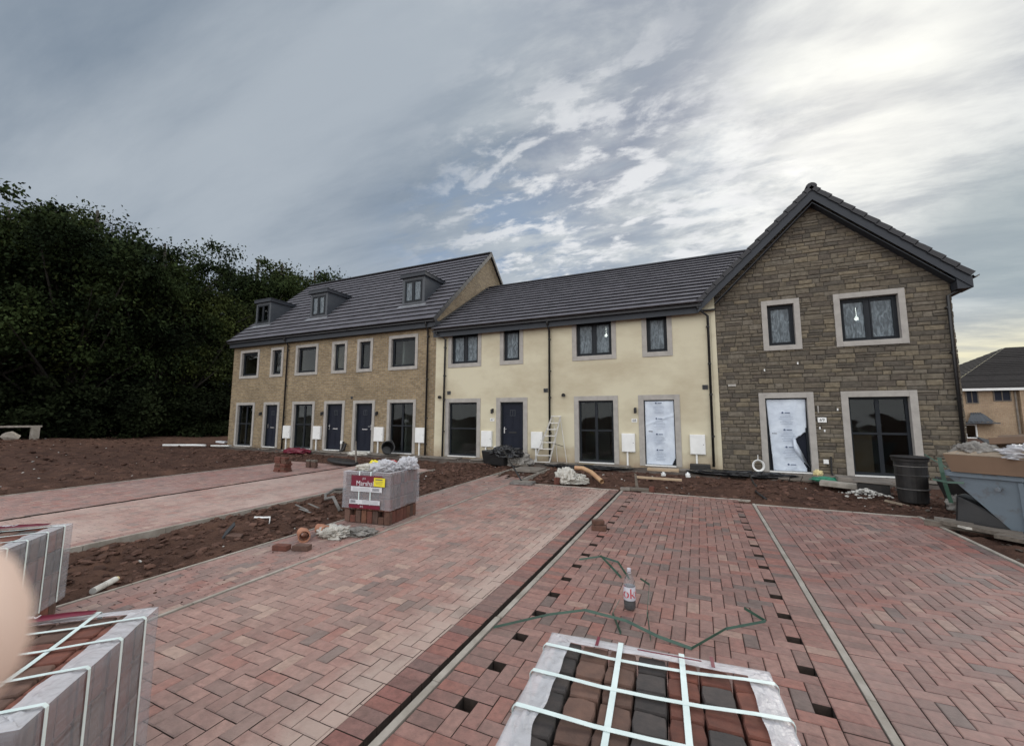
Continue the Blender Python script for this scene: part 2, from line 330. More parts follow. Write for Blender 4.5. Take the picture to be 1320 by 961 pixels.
M['block'] = mat('tumbled_block', (1,1,1), (.6,.58,.56), scale=18, detail=9, rough=.9, bump=.8, bscale=50, bdist=.006,
     ramp=[(0,(.17,.075,.048)),(.2,(.13,.065,.045)),(.4,(.10,.058,.045)),(.55,(.19,.085,.05)),(.7,(.14,.055,.04)),(.85,(.11,.06,.048))])
M['blockdark'] = mat('tumbled_block_dark', (.062,.050,.046), (.038,.034,.033), scale=18, detail=9, rough=.9, bump=.8, bscale=50, bdist=.006, island=.3)
M['blockred'] = mat('tumbled_block_red', (.17,.060,.040), (.11,.042,.03), scale=18, detail=9, rough=.9, bump=.8, bscale=50, bdist=.006, island=.25)
M['blockbrown'] = mat('tumbled_block_brown', (.135,.075,.055), (.09,.052,.040), scale=18, detail=9, rough=.9, bump=.8, bscale=50, bdist=.006, island=.25)
M['skip'] = mat('blue_grey_skip_paint', (.15,.185,.215), (.105,.075,.055), rough=.65, spec=.3, scale=3.5, detail=12, bump=.3, bscale=5, bdist=.03, lo=.56, hi=.72)
M['card'] = mat('cardboard', (.135,.080,.048), (.105,.063,.038), rough=.85, scale=2, bump=.1)
M['cardedge'] = mat('cardboard_pale', (.33,.26,.19), rough=.85, scale=4)
M['alu'] = mat('aluminium', (.72,.70,.66), (.6,.58,.54), rough=.45, metal=.35, scale=6)
M['skin'] = mat('pale_skin', (.74,.58,.49), (.70,.52,.43), rough=.5, scale=30, bump=.1, bscale=200, bdist=.001)
M['sleeve'] = mat('dark_sleeve', (.03,.035,.05), rough=.95, scale=30, bump=.3)
M['pet'] = mat('clear_bottle_plastic', (.35,.37,.38), rough=.06, scale=3, alpha=.22)
M['cola'] = mat('cola', (.012,.006,.005), rough=.1, scale=3)
M['colared'] = mat('red_print', (.55,.02,.03), rough=.4)
M['labelgrey'] = mat('silver_label', (.62,.62,.66), (.52,.52,.57), rough=.35, scale=12)
M['hose'] = mat('grey_duct', (.20,.19,.18), (.12,.11,.10), rough=.7, scale=8)
M['rubble'] = mat('white_rubble', (.55,.54,.50), (.40,.38,.35), rough=.95, scale=14, island=.25)
M['ctile'] = mat('charcoal_slate', (.035,.037,.04), rough=.7, scale=8)
M['greenfilm'] = mat('green_polythene', (.03,.22,.13), (.05,.3,.19), rough=.4, scale=8, bump=.3)
M['foam'] = mat('foam_yellow', (.72,.62,.34), (.6,.5,.25), rough=.9, scale=30, bump=.5)

stain(M['render'], .2, .75, (.25,.16,.10), .7); stain(M['buff'], .2, .5, (.14,.09,.06), .5)
# ------------------------------------------------------------------ clipping + pavers
def clip(poly, a, b, c):        # keep a*x+b*y<=c
    out = []; n = len(poly)
    for i in range(n):
        p, q = poly[i], poly[(i + 1) % n]; dp = a*p[0]+b*p[1]-c; dq = a*q[0]+b*q[1]-c
        if dp <= 0: out.append(p)
        if (dp < 0 < dq) or (dq < 0 < dp):
            t = dp / (dp - dq); out.append((p[0]+(q[0]-p[0])*t, p[1]+(q[1]-p[1])*t))
    return out
def area(p): return abs(sum(p[i][0]*p[(i+1)%len(p)][1]-p[(i+1)%len(p)][0]*p[i][1] for i in range(len(p))))/2
def inset(poly, d):
    cx = sum(p[0] for p in poly)/len(poly); cy = sum(p[1] for p in poly)/len(poly)
    out = []
    for x, y in poly:
        dx, dy = x-cx, y-cy
        out.append((cx + dx - math.copysign(min(d, abs(dx)*.8), dx), cy + dy - math.copysign(min(d, abs(dy)*.8), dy)))
    return out
def paver(mb, x0, x1, y0, y1, bounds=None, joint=.0048, ch=.006, th=.10, zoff=0, rag=0):
    poly = [(x0+joint/2,y0+joint/2),(x1-joint/2,y0+joint/2),(x1-joint/2,y1-joint/2),(x0+joint/2,y1-joint/2)]
    if bounds:
        bx0,bx1,by0,by1 = bounds
        for (a,b,c) in ((-1,0,-bx0),(1,0,bx1),(0,-1,-by0),(0,1,by1)):
            poly = clip(poly,a,b,c)
            if len(poly) < 3: return
        if area(poly) < .0012: return
    n = len(poly); dz = rnd(-.0018,.0018)+zoff; tx, ty = rnd(-.008,.008), rnd(-.008,.008)
    cx = sum(p[0] for p in poly)/n; cy = sum(p[1] for p in poly)/n
    def Z(p): return zg(p[1])+dz+(p[0]-cx)*tx+(p[1]-cy)*ty
    top = inset(poly, ch)
    vs = [(p[0],p[1],Z(p)) for p in top]+[(p[0],p[1],Z(p)-ch*.8) for p in poly]+[(p[0],p[1],Z(p)-th) for p in poly]
    fs = [tuple(range(n))]+[(n+i,n+(i+1)%n,(i+1)%n,i) for i in range(n)]+[(2*n+i,2*n+(i+1)%n,n+(i+1)%n,n+i) for i in range(n)]
    mb.add(vs, fs[:n+1]); k_ = len(mb.v)-3*n; mb.f += [tuple(i+k_ for i in f) for f in fs[n+1:]]; mb.m += [1]*n  # side faces get the dark colour that stands in for shade
U = .1007
def herring(mb, x0, x1, y0, y1, shift=0, skip_half=None, holes=None):
    ni = int((x1-x0)/U)+3; nj = int((y1-y0)/U)+3; b = (x0,x1,y0,y1)
    for i in range(-2, ni):
        for j in range(-2, nj):
            k = (i-j+shift) % 4; X = x0+i*U; Y = y0+j*U
            if k == 0: r = (X, X+2*U, Y, Y+U)
            elif k == 3: r = (X, X+U, Y, Y+2*U)
            else: continue
            if r[1] <= x0 or r[0] >= x1 or r[3] <= y0 or r[2] >= y1: continue
            if skip_half and (r[0] < x0-.01 or r[1] > x1+.01): continue
            paver(mb, *r, bounds=b)
def soldier(mb, x0, x1, y0, y1, w=U):
    n = int(round((y1-y0)/w))
    for j in range(n): paver(mb, x0, x1, y0+j*w, y0+(j+1)*w)
def stretcher(mb, x0, x1, y0, y1):
    i = 0; x = x0
    while x < x1-.02:
        y = y0 - (.1 if i % 2 else 0) - rnd(0,.02)
        while y < y1: paver(mb, x, min(x+U,x1), y, y+2*U, bounds=(x0,x1,y0,y1)); y += 2*U
        x += U; i += 1

YF = -2.2
def bay(name, fn, m):
    mb = MB(); fn(mb); o = mb.build(name, [m, M['side_shade']], local=True); tag(o, kind='structure'); return o
bay('paving', lambda mb: herring(mb, -1.375, .639-.005, YF, 9.38, shift=1, skip_half=True), M['pav_mid'])
bay('paving', lambda mb: (soldier(mb, -1.575, -1.375, YF, 9.38), soldier(mb, .637, .838, YF, 9.1)), M['pav_mid'])
bay('paving', lambda mb: herring(mb, -4.225, -1.885, YF, 9.45, shift=2), M['pav_left'])
bay('paving', lambda mb: soldier(mb, -1.883, -1.682, YF, 9.45), M['pav_deep'])
bay('paving', lambda mb: herring(mb, 1.102, 2.88, YF, 9.0, shift=0), M['pav_right'])
bay('paving', lambda mb: soldier(mb, .90, 1.10, YF, 9.0), M['pav_right'])
bay('paving', lambda mb: (soldier(mb, 2.884, 3.085, YF, 9.0), stretcher(mb, 3.087, 3.19, YF, 9.0)), M['pav_deep'])
def path_fn(mb):
    i = 0; x = -5.265
    while x < -4.29:
        y = YF - (.1 if i % 2 else 0); lim = 10.3 + [0,.2,-.1,.3,.1,-.2,.15,0,.25,-.1][i % 10]
        while y + .2 < lim: paver(mb, x, x+U, y, y+2*U); y += 2*U
        x += U; i += 1
bay('path', path_fn, M['pav_path'])
bay('driveway', lambda mb: (herring(mb, -10.28, -7.62, 0, 10.6, shift=2), ), M['pav_drive'])
bay('driveway', lambda mb: (herring(mb, -13.35, -10.44, 0, 10.4, shift=2), ), M['pav_drive2'])
bay('driveway', lambda mb: (soldier(mb, -7.62, -7.42, 0, 10.6)), M['pav_path'])

def kerb(x0, x1, ya, yb, top=.004, n=.915):
    mb = MB(); y = ya
    while y < yb - .05:
        e = min(y+n, yb); j = rnd(-.004,.004)
        a, b = y+.003, e-.003
        vs = [(x0+j,a,zg(a)-.12),(x1+j,a,zg(a)-.12),(x1+j,b,zg(b)-.12),(x0+j,b,zg(b)-.12),(x0+j,a,zg(a)+top),(x1+j,a,zg(a)+top),(x1+j,b,zg(b)+top),(x0+j,b,zg(b)+top)]
        mb.add(vs, [(0,3,2,1),(4,5,6,7),(0,1,5,4),(1,2,6,5),(2,3,7,6),(3,0,4,7)]); y = e
    o = mb.build('kerb', M['kerb'], local=True, bevel=.004); tag(o, kind='structure')
kerb(-1.632,-1.582,YF,9.45); kerb(.845,.893,YF,9.12); kerb(-4.268,-4.235,YF,12.9,.008); kerb(-5.305,-5.272,YF,12.0,.008)
kerb(3.198,3.245,YF,9.08,.012); kerb(-7.40,-7.355,0,10.6,.015); kerb(-13.42,-13.37,0,10.4,.01)
mb = MB(); x = -1.2
for (a,b,y) in ((-4.22,-1.7,9.465),(-1.2,.85,9.40),(.9,3.24,9.03)):
    mb.box(a,b,y,y+.045,zg(y)-.1,zg(y)+.006)
tag(mb.build('kerb', M['kerb'], local=True, bevel=.004), kind='structure')

# ------------------------------------------------------------------ ground sheet
PAV = [(-1.68,3.25,-5,9.42),(-4.27,-1.63,-5,9.5),(-5.31,-4.2,-5,10.35),(-10.36,-7.35,-.0,10.65),(-13.42,-10.4,-.0,10.45)]
def base_h(x, y):
    z = zg(min(y, 16)) if y > -6 else zg(-6)
    z += .62*smooth(-18,-33,x)*(1-.55*smooth(3,16,y))*(1-smooth(-36,-46,x))
    return z
def hgt(x, y):
    b = base_h(x, y); inp = 0
    for (x0,x1,y0,y1) in PAV:
        if x0 < x < x1 and y0 < y < y1: inp = max(inp, smooth(0,.10,min(x-x0,x1-x,y-y0,y1-y)) )
    v = Vector((x,y,0))
    n = noise.fractal(v*.55,1,2,4)*.06 + noise.fractal(v*2.4+Vector((5,2,0)),1,2,4)*.055 + abs(noise.noise(v*5))*.075 + abs(noise.noise(v*13))*.02 - .03
    hs = smooth(12.0,12.4,y)*(1 if -23 < x < 6 else 0)        # firm strip along the houses
    n = n*(1-.8*hs)
    heap = .16*math.exp(-((x-1.4)/1.2)**2-((y-10.7)/.75)**2) + .10*math.exp(-((x+2.2)/1.5)**2-((y-11)/.7)**2) + .12*math.exp(-((x+6.6)/.6)**2-((y-9)/2.5)**2)
    for rx, ry_, ang in ((-17,6,.25),(-18.5,6,.25),(-6.3,8,1.5)):
        dd = (x-rx)*math.sin(ang)-(y-ry_)*math.cos(ang)+.3*noise.noise(v*.4)
        heap -= .07*math.exp(-(dd/.16)**2) - .035*math.exp(-((abs(dd)-.3)/.12)**2)
    heap += .12*math.exp(-((x+24)/5)**2-((y-7)/3)**2) + .07*math.exp(-((x+6.35)/.5)**2-((y-4)/2.6)**2)
    out = b - .035 + n + heap + .04*hs
    return out*(1-inp) + (b-.108+ n*.06)*inp
def axis(a, b, fine, lo, hi):
    c = list(np.arange(a, b, fine)); s = fine; x = a
    L_ = []
    while x > lo: s *= 1.22; x -= s; L_.append(x)
    x = c[-1]; s = fine; R_ = []
    while x < hi: s *= 1.22; x += s; R_.append(x)
    return L_[::-1] + [float(v) for v in c] + R_
xs = axis(-16, 5.5, .075, -900, 900); ys = axis(-1.0, 13.2, .075, -900, 900)
mb = MB(); nx = len(xs)
mb.v = [(x, y, hgt(x, y) if (-60 < x < 40 and -20 < y < 60) else base_h(x,y)-.05) for y in ys for x in xs]
mb.f = [(j*nx+i, j*nx+i+1, (j+1)*nx+i+1, (j+1)*nx+i) for j in range(len(ys)-1) for i in range(nx-1)]; mb.m = [0]*len(mb.f)
tag(mb.build('ground', M['soil'], local=True, smooth_=True), kind='structure')
def GZ(x, y): return hgt(x, y)

# trodden strip of mortar droppings and slabs along the houses
mb = MB(); xs2 = np.arange(-22.5, 5.8, .15); ys2 = np.arange(12.25, 13.27, .12); n2 = len(xs2)
def strip_h(x,y):
    v = Vector((x,y,0)); return zg(y)+.045+.03*noise.fractal(v*3,1,2,4)-.09*smooth(12.5,12.25,y+.12*noise.noise(v*2))
mb.v = [(float(x), float(y), strip_h(x,y)) for y in ys2 for x in xs2]
mb.f = [(j*n2+i,j*n2+i+1,(j+1)*n2+i+1,(j+1)*n2+i) for j in range(len(ys2)-1) for i in range(n2-1)]; mb.m=[0]*len(mb.f)
tag(mb.build('walkway', M['gravelmud'], local=True, smooth_=True), kind='structure')
mb = MB(); xx = -22.2
while xx < 5.4:
    w = rnd(.45,.62)
    if random.random() < .78 and not (-6.3 < xx < -4.9): mb.obox((xx+w/2, 12.98+rnd(-.03,.03), zg(13)+.075), (w-.02,.44,.04), (rnd(-.02,.02),rnd(-.02,.02),rnd(-.02,.02)))
    xx += w
tag(mb.build('pavement', M['slab'], local=True, bevel=.004), kind='structure')
# clods
mb = MB()
ico = []
import bmesh
bm = bmesh.new(); bmesh.ops.create_icosphere(bm, subdivisions=1, radius=1); ICOV = [v.co.copy() for v in bm.verts]; ICOF = [tuple(v.index for v in f.verts) for f in bm.faces]; bm.free()
def inpav(x,y,m=0):
    return any(x0-m < x < x1+m and y0-m < y < y1+m for (x0,x1,y0,y1) in PAV)
def rock(mb, x, y, z, s, mi=0, flat=.65):
    sc = Vector((rnd(.7,1.3)*s, rnd(.7,1.3)*s, rnd(.5,1)*s*flat)); rm = Euler((rnd(-.4,.4),rnd(-.4,.4),rnd(0,6.28))).to_matrix()
    mb.add([rm @ Vector((v.x*sc.x*rnd(.75,1.2), v.y*sc.y*rnd(.75,1.2), v.z*sc.z*rnd(.75,1.2))) + Vector((x,y,z)) for v in ICOV], ICOF, mi)
cnt = 0
while cnt < 12000:
    r_ = random.random()
    if r_ < .35: x, y = rnd(-7.3,-5.4), rnd(.5,12.2)
    elif r_ < .6: x, y = rnd(-5,4.5), rnd(9.4,12.4)
    elif r_ < .8: x, y = rnd(-19,-7), rnd(9.8,12.4)
    else: x, y = rnd(-32,-13.5), rnd(0,13)
    if inpav(x,y,.02): continue
    rock(mb, x, y, GZ(x,y)+.004, random.choice([.008,.012,.018,.028,.042,.06])*rnd(.7,1.2)*(1 if x > -14 else 1.5)); cnt += 1
o = mb.build('soil_clods', M['clod'], local=True); tag(o, 'loose lumps of red brown soil lying over the bare ground', 'soil', kind='stuff')
mb = MB()
for i in range(500):                                      # crumbs on the paving near the soil
    x = random.choice([rnd(-5.2,-4.3), rnd(-1.6,3.0), rnd(-4.2,-1.7)]); y = 9.4-abs(random.gauss(0,.45)) if x > -4.2 else rnd(1,10)
    rock(mb, x, y, zg(y)+.003, rnd(.004,.014), flat=.5)
tag(mb.build('soil_crumbs', M['clod'], local=True), 'small soil crumbs scattered over the edges of the paving', 'soil', kind='stuff')
mb = MB()
for i in range(120):
    x, y = random.choice([(rnd(-32,-14),rnd(3,12)),(rnd(-7.3,-5.4),rnd(1.5,12)),(rnd(-5,4.5),rnd(9.6,12.2)),(rnd(-20,5),rnd(12.2,13.1))])
    if inpav(x,y): continue
    rock(mb, x, y, max(GZ(x,y), strip_h(x,y) if y>12.3 else -9)+.01, rnd(.008,.026)*(1.6 if x<-14 else 1))
tag(mb.build('stone_chips', M['rubble'], local=True), 'pale stone chips strewn over the soil', 'stone chips', kind='stuff')

# ------------------------------------------------------------------ houses
D = 13.26; DB = .278; BACK = 22.15
def rect_sub(r, h):
    x0,x1,z0,z1 = r; a0,a1,b0,b1 = h
    if a0 >= x1 or a1 <= x0 or b0 >= z1 or b1 <= z0: return [r]
    out = []
    if a0 > x0: out.append((x0,a0,z0,z1))
    if a1 < x1: out.append((a1,x1,z0,z1))
    m0, m1 = max(x0,a0), min(x1,a1)
    if b0 > z0: out.append((m0,m1,z0,b0))
    if b1 < z1: out.append((m0,m1,b1,z1))
    return out
def wall_front(mb, x0, x1, z0, z1, holes, y=D):
    X = sorted({x0,x1,*[h[0] for h in holes],*[h[1] for h in holes]}); Z = sorted({z0,z1,*[h[2] for h in holes],*[h[3] for h in holes]})
    for i in range(len(X)-1):
        for j in range(len(Z)-1):
            cx, cz = (X[i]+X[i+1])/2, (Z[j]+Z[j+1])/2
            if any(h[0]<cx<h[1] and h[2]<cz<h[3] for h in holes): continue
            mb.add([(X[i],y,Z[j]),(X[i+1],y,Z[j]),(X[i+1],y,Z[j+1]),(X[i],y,Z[j+1])],[(0,1,2,3)])
def frame_rect(mb, x0,x1,z0,z1,w,ya,yb, wb=None):
    wb = w if wb is None else wb
    mb.box(x0,x0+w,ya,yb,z0,z1); mb.box(x1-w,x1,ya,yb,z0,z1); mb.box(x0+w,x1-w,ya,yb,z1-w,z1); 
    if wb: mb.box(x0+w,x1-w,ya,yb,z0,z0+wb)
def window(house, x0,x1,z0,z1, kind, sw=.13, film=False, proud=.03, top=True, bottom=True, cols=1, rows=1, bar=.5):
    """x0..z1 outside of the cast surround"""
    ix0, ix1 = x0+sw, x1-sw; iz0 = z0+(sw if bottom else .03); iz1 = z1-(sw if top else 0)
    f = MB(); ya, yb = D+.085, D+.15; fw = .065
    frame_rect(f, ix0, ix1, iz0, iz1, fw, ya, yb)
    a0,a1,b0,b1 = ix0+fw, ix1-fw, iz0+fw, iz1-fw
    zb = b1-(b1-b0)*bar
    if rows == 2: f.box(a0,a1,ya+.005,yb-.005,zb-.028,zb+.028)
    segs = [(b0,b1)] if rows == 1 else [(b0,zb-.028),(zb+.028,b1)]
    if cols == 2:
        xc = (a0+a1)/2
        for s0,s1 in segs: f.box(xc-.045,xc+.045,ya+.002,yb-.002,s0,s1)
    if cols == 2 and rows == 1:
        for (c0,c1) in ((a0,(a0+a1)/2-.045),((a0+a1)/2+.045,a1)): frame_rect(f, c0+.001,c1-.001,b0+.001,b1-.001,.03,ya-.012,yb-.01)
    if cols == 1 and rows == 1: frame_rect(f, a0+.001,a1-.001,b0+.001,b1-.001,.035,ya-.012,yb-.01)
    w = f.build('window', M['anth'], house, bevel=.004)
    s = MB(); y0 = D-proud
    s.box(x0,ix0,y0,D+.084,z0,z1); s.box(ix1,x1,y0,D+.084,z0,z1)
    if top: s.box(ix0,ix1,y0+.0,D+.084,iz1,z1)
    if bottom: s.box(ix0,ix1,y0-.004,D+.084,z0,iz0)
    s.build('surround', M['surround'], w, bevel=.004)
    if not bottom:
        t = MB(); t.box(ix0+.002,ix1-.002,D-.05,D+.084,z0+.0,z0+.028); t.build('sill', M['white'], w)
    p = MB(); p.box(a0-.01,a1+.01,D+.115,D+.119,b0-.01,b1+.01); p.build('pane', M['filmglass'] if film else M['glass'], w)
    return w, (ix0, ix1, iz0, iz1)
def door(house, x0,x1,z0,z1, sw=.135, handle='l', film=None, proud=.03):
    ix0, ix1 = x0+sw, x1-sw; iz0 = z0+.035; iz1 = z1-sw
    ya, yb = D+.07, D+.14
    d = MB(); fw = .055
    a0,a1,b0,b1 = ix0+fw, ix1-fw, iz0+.02, iz1-fw
    d.box(a0+.004,a1-.004,ya+.035,yb,b0,b1)
    # raised panels
    w = a1-a0
    for (p0,p1) in ((.08,.40),(.52,.92)):
        h = b1-b0
        for (q0,q1) in ((.14,.47),(.53,.86)):
            frame_rect(d, a0+w*q0, a0+w*q1, b0+h*p0, b0+h*p1-(.2 if p1>.9 else 0), .012, ya+.028, ya+.036)
    o = d.build('door', M['door'], house, bevel=.003)
    f = MB(); frame_rect(f, ix0, ix1, iz0, iz1, fw, ya, yb, .018); f.build('frame', M['anth'], o, bevel=.003)
    s = MB(); s.box(x0,ix0,D-proud,D+.069,z0,z1); s.box(ix1,x1,D-proud,D+.069,z0,z1); s.box(ix0,ix1,D-proud,D+.069,iz1,z1)
    s.build('surround', M['surround'], o, bevel=.004)
    t = MB(); t.box(ix0+.002,ix1-.002,D-.06,D+.069,z0+.002,z0+.034); t.build('threshold', M['white'], o)
    # small glazed light and letter plate
    xc = (a0+a1)/2; zt = b1-.33
    l = MB(); frame_rect(l, xc-.10,xc+.10,zt-.1,zt+.1,.012,ya+.022,ya+.034); l.box(xc-.005,xc+.005,ya+.023,ya+.033,zt-.088,zt+.088); l.build('door_light', M['lead'], o)
    l = MB(); zl = b0+(b1-b0)*.46; l.box(xc-.14,xc+.14,ya+.022,ya+.034,zl-.022,zl+.022); l.build('letter_plate', M['chrome'] if film is None and house['category']=='house' and x0 < -10 else M['black'], o)
    hx = a0+.07 if handle == 'l' else a1-.07; sg = 1 if handle == 'l' else -1; zh = b0+(b1-b0)*.5
    l = MB(); l.box(hx-.018,hx+.018,ya+.018,ya+.034,zh-.11,zh+.11); l.tube([(hx,ya+.02,zh+.04),(hx,ya-.03,zh+.04),(hx+sg*.11,ya-.032,zh+.038)],.011); l.build('handle', M['chrome'] if not film else M['black'], o)
    if film: door_film(o, ix0+.03, ix1-.02, iz0+.01, iz1-.035, ya-.015, film)
    return o, (ix0,ix1,iz0,iz1)
def door_film(o, x0,x1,z0,z1,y, kind):
    mb = MB(); n, m_ = 36, 80; w = x1-x0; h = z1-z0
    def P(i,j):
        u, v = i/n, j/m_; vec = Vector((u*2.2, v*3.4, 3 if kind=='torn' else 8))
        fold = noise.noise(vec)*.018 + abs(noise.noise(vec*2.3))*.012
        fold += .012*math.exp(-((v-(.62+.16*u))/.018)**2) if kind != 'torn' else .010*math.sin((u*9+v*2.5))*smooth(.1,1,u)
        x = x0+u*w; 
        if kind == 'torn': x = x0 + u*w*(.94+.06*v) + .05*(1-u)*(1-v)*1.6; 
        return (x, y-.012-fold, z0+v*h)
    idx = {}
    def hole(u,v):
        if kind == 'torn':                                   # torn open flap at the lower right
            if u > .97 and v < .6: return True
            e = .68 + .30*(.47-v)/.47 if v < .40 else .68+.30*((v-.40)/.17)**1.2
            if .04 < v < .56 and u > .62 + .36*(abs(v-.42)/.40 if v < .42 else (v-.42)/.13): return True
            return False
        return v < .115 and u > .88 + v*1.1
    for i in range(n+1):
        for j in range(m_+1): idx[i,j] = len(mb.v); mb.v.append(P(i,j))
    for i in range(n):
        for j in range(m_):
            if hole((i+.5)/n,(j+.5)/m_): continue
            mb.f.append((idx[i,j],idx[i+1,j],idx[i+1,j+1],idx[i,j+1])); mb.m.append(0)
    f = mb.build('protective_film', M['doorfilm'], o, smooth_=True)
    sm = f.modifiers.new('solid','SOLIDIFY'); sm.thickness = .0015
    pr = MB(); pl = MB()
    for k in range(5 if kind != 'torn' else 4):
        zc = z1 - .06 - k*.47 if kind != 'torn' else z1-.36-k*.46
        if zc < z0+.02: continue
        xc = x0+w*.42 + (.02*k if kind=='torn' else 0)
        pr.lathe([(.001,-.001),(.026,-.001),(.026,.001),(.001,.001)], (xc-.02, y-.058, zc), 10, M=Matrix.Rotation(R(90),3,'X'))
        pr.box(xc+.03, xc+.15, y-.059, y-.057, zc-.014, zc+.008)
        for q in range(1,7):
            ww = [.22,.3,.34,.2,.3,.26][q-1]; zq = zc-.045*q-.03
            if zq > z0+.02: pl.box(xc+.06-ww/2, xc+.06+ww/2, y-.0585, y-.0575, zq-.004, zq+.004)
    pr.build('film_logo', M['print'], f); pl.build('film_print', M['print2'], f)
    if kind == 'torn':
        fl = MB()                                             # the folded back corner
        pts = [(.60,.44),(.66,.50),(.70,.40),(.98,.06),(.80,.16),(.62,.30)]
        c0 = (.66,.34); vs = [(x0+c0[0]*w, y-.085, z0+c0[1]*h)]+[(x0+a*w, y-.05-.03*((i%2)), z0+b*h) for i,(a,b) in enumerate(pts)]
        fl.add(vs, [(0,i,i%6+1) for i in range(1,7)]); k_ = fl.build('film_flap', M['doorfilm'], f, smooth_=True)
        sm = k_.modifiers.new('solid','SOLIDIFY'); sm.thickness = .002

def tiles(O, Uv, Vv, Nv, lu, lv, keep=None, g=.375, w=.302, seed=1):
    """roof tiles as single overlapping pieces; O eave corner, Uv along the eave, Vv up the slope, Nv outward"""
    rs = random.Random(seed); mb = MB(); O, Uv, Vv, Nv = map(Vector, (O,Uv,Vv,Nv))
    nr = int(math.ceil(lv/g)); 
    for r in range(nr):
        v0 = r*g; v1 = min(v0+g+.06, lv); u = -(w/2 if r % 2 else 0)
        while u < lu:
            a, b = max(u,0)+.0004, min(u+w,lu)-.0004
            if keep: 
                k = keep((a+b)/2, v0+g/2, b)
                if k is None: u += w; continue
                b = min(b, k)
            if b-a > .02:
                j = ((r*7919)%11-5)*.0003; lo = .080+j; hi = .016
                P = lambda uu,vv,nn: O+Uv*uu+Vv*vv+Nv*nn
                vs = [P(a,v0+.045,lo-.062),P(b,v0+.045,lo-.062),P(b,v1,hi-.012),P(a,v1,hi-.012),P(a,v0,lo),P(b,v0,lo),P(b,v1,hi),P(a,v1,hi)]
                mb.add(vs, [(4,5,6,7),(0,1,5,4)] + ([(3,0,4,7)] if a < .01 else []) + ([(1,2,6,5)] if b > lu-.01 else []))
            u += w
    return mb
def gutter(mb, x0, x1, y, z, r=.055):
    n = 8; vs = []; 
    for x in (x0,x1):
        for rr in (r, r-.006):
            for k in range(n+1):
                t = math.pi*k/n; vs.append((x, y-rr*math.cos(t), z-rr*math.sin(t)))
    q = n+1; fs = []
    for k in range(n):
        fs += [(k,k+1,2*q+k+1,2*q+k),(q+k+1,q+k,3*q+k,3*q+k+1)]
    fs += [(0,2*q,3*q,q),(n,q+n,3*q+n,2*q+n), tuple(range(q))+tuple(range(2*q-1,q-1,-1)), tuple(range(2*q,3*q))[::-1]+tuple(range(3*q,4*q))]
    mb.add(vs, fs)
def downpipe(house, pts, x, clips, mat_='black'):
    p = MB(); p.tube(pts, .036, 10)
    o = p.build('downpipe', M[mat_], house, smooth_=True)
    for z in clips:
      c = MB(); c.lathe([(.037,-.02),(.046,-.02),(.046,.02),(.037,.02)], (x, D-.07, z), 10); c.box(x-.05,x+.05,D-.035,D-.001,z-.012,z+.012)
      c.build('pipe_bracket', M['black'], o)
def room(house, x0, x1, lit, zf=2.75, zc=5.0, parts=True):
    r = MB(); a, b = x0+.14, x1-.14; y0, y1 = D+.16, D+4.2
    for (z0,z1) in ((DB-.03, zf-.15),(zf, zc)):
        r.add([(a,y0,z0),(b,y0,z0),(b,y1,z0),(a,y1,z0),(a,y0,z1),(b,y0,z1),(b,y1,z1),(a,y1,z1)],[(0,1,2,3),(4,7,6,5),(2,6,7,3),(0,3,7,4),(1,5,6,2)])
    # a partition and an inner door opening give the rooms some depth
    r.box((a+b)/2-.05,(a+b)/2+.05,y0+.9,y1-.02,DB,zf-.16); r.box(a+.3,a+1.1,y1-.4,y1-.3,DB,DB+2.0)
    r.box((a+b)/2+.2,(a+b)/2+.3,y0+.3,y1-.02,zf+.01,zc-.01)
    r.build('interior', M['plaster'], house)
    for (x,z) in lit:
        k = MB(); k.lathe([(.001,-.05),(.036,-.036),(.05,0),(.036,.036),(.015,.06),(.001,.065)], (x, D+.22, z), 10); k.tube([(x,D+.22,z+.055),(x,D+.22,z+.3)],.006,6)
        k.build('light_bulb', M['bulb'], house, smooth_=True)
def meterbox(house, x0, x1, z0, z1, y=D):
    b = MB(); b.box(x0,x1,y-.09,y-.002,z0,z1); b.box(x0+.012,x1-.012,y-.10,y-.0905,z0+.012,z1-.012); o = b.build('meter_box', M['white'], house, bevel=.006)
    xc = (x0+x1)/2-.04
    p = MB(); p.box(xc-.025,xc+.025,y-.06,y-.005,zg(13)+.05,z0-.001); p.build('cable_duct', M['white'], o, bevel=.004)
    k = MB(); k.lathe([(.001,-.003),(.012,-.003),(.012,.003),(.001,.003)], (x1-.05,y-.104,(z0+z1)/2), 8, M=Matrix.Rotation(R(90),3,'X')); k.build('lock', M['black'], o)
def wall_lamp(house, x, z):
    b = MB(); b.box(x-.035,x+.035,D-.03,D-.001,z-.05,z+.09); b.tube([(x,D-.03,z+.05),(x,D-.09,z+.07)],.012)
    b.lathe([(.03,.06),(.04,.05),(.04,-.08),(.03,-.09)], (x,D-.10,z), 12); b.build('wall_lamp', M['black'], house, bevel=.002)
def vent(house, x, z, w=.15, h=.13):
    b = MB(); frame_rect(b, x-w/2,x+w/2,z-h/2,z+h/2,.012,D-.02,D-.001)
    for k in range(4): b.obox((x, D-.012, z-h/2+.025+k*(h-.05)/3), (w-.03,.012,.018), (.5,0,0))
    b.build('vent', M['lead'], house)
def round_vent(house, x, z, r=.06):
    b = MB(); b.lathe([(r,-.02),(r,.04),(r-.012,.045),(r-.014,0),(.001,-.005)], (x,D-.04,z), 16, M=Matrix.Rotation(R(90),3,'X')); b.build('flue_vent', M['black'], house, smooth_=False)
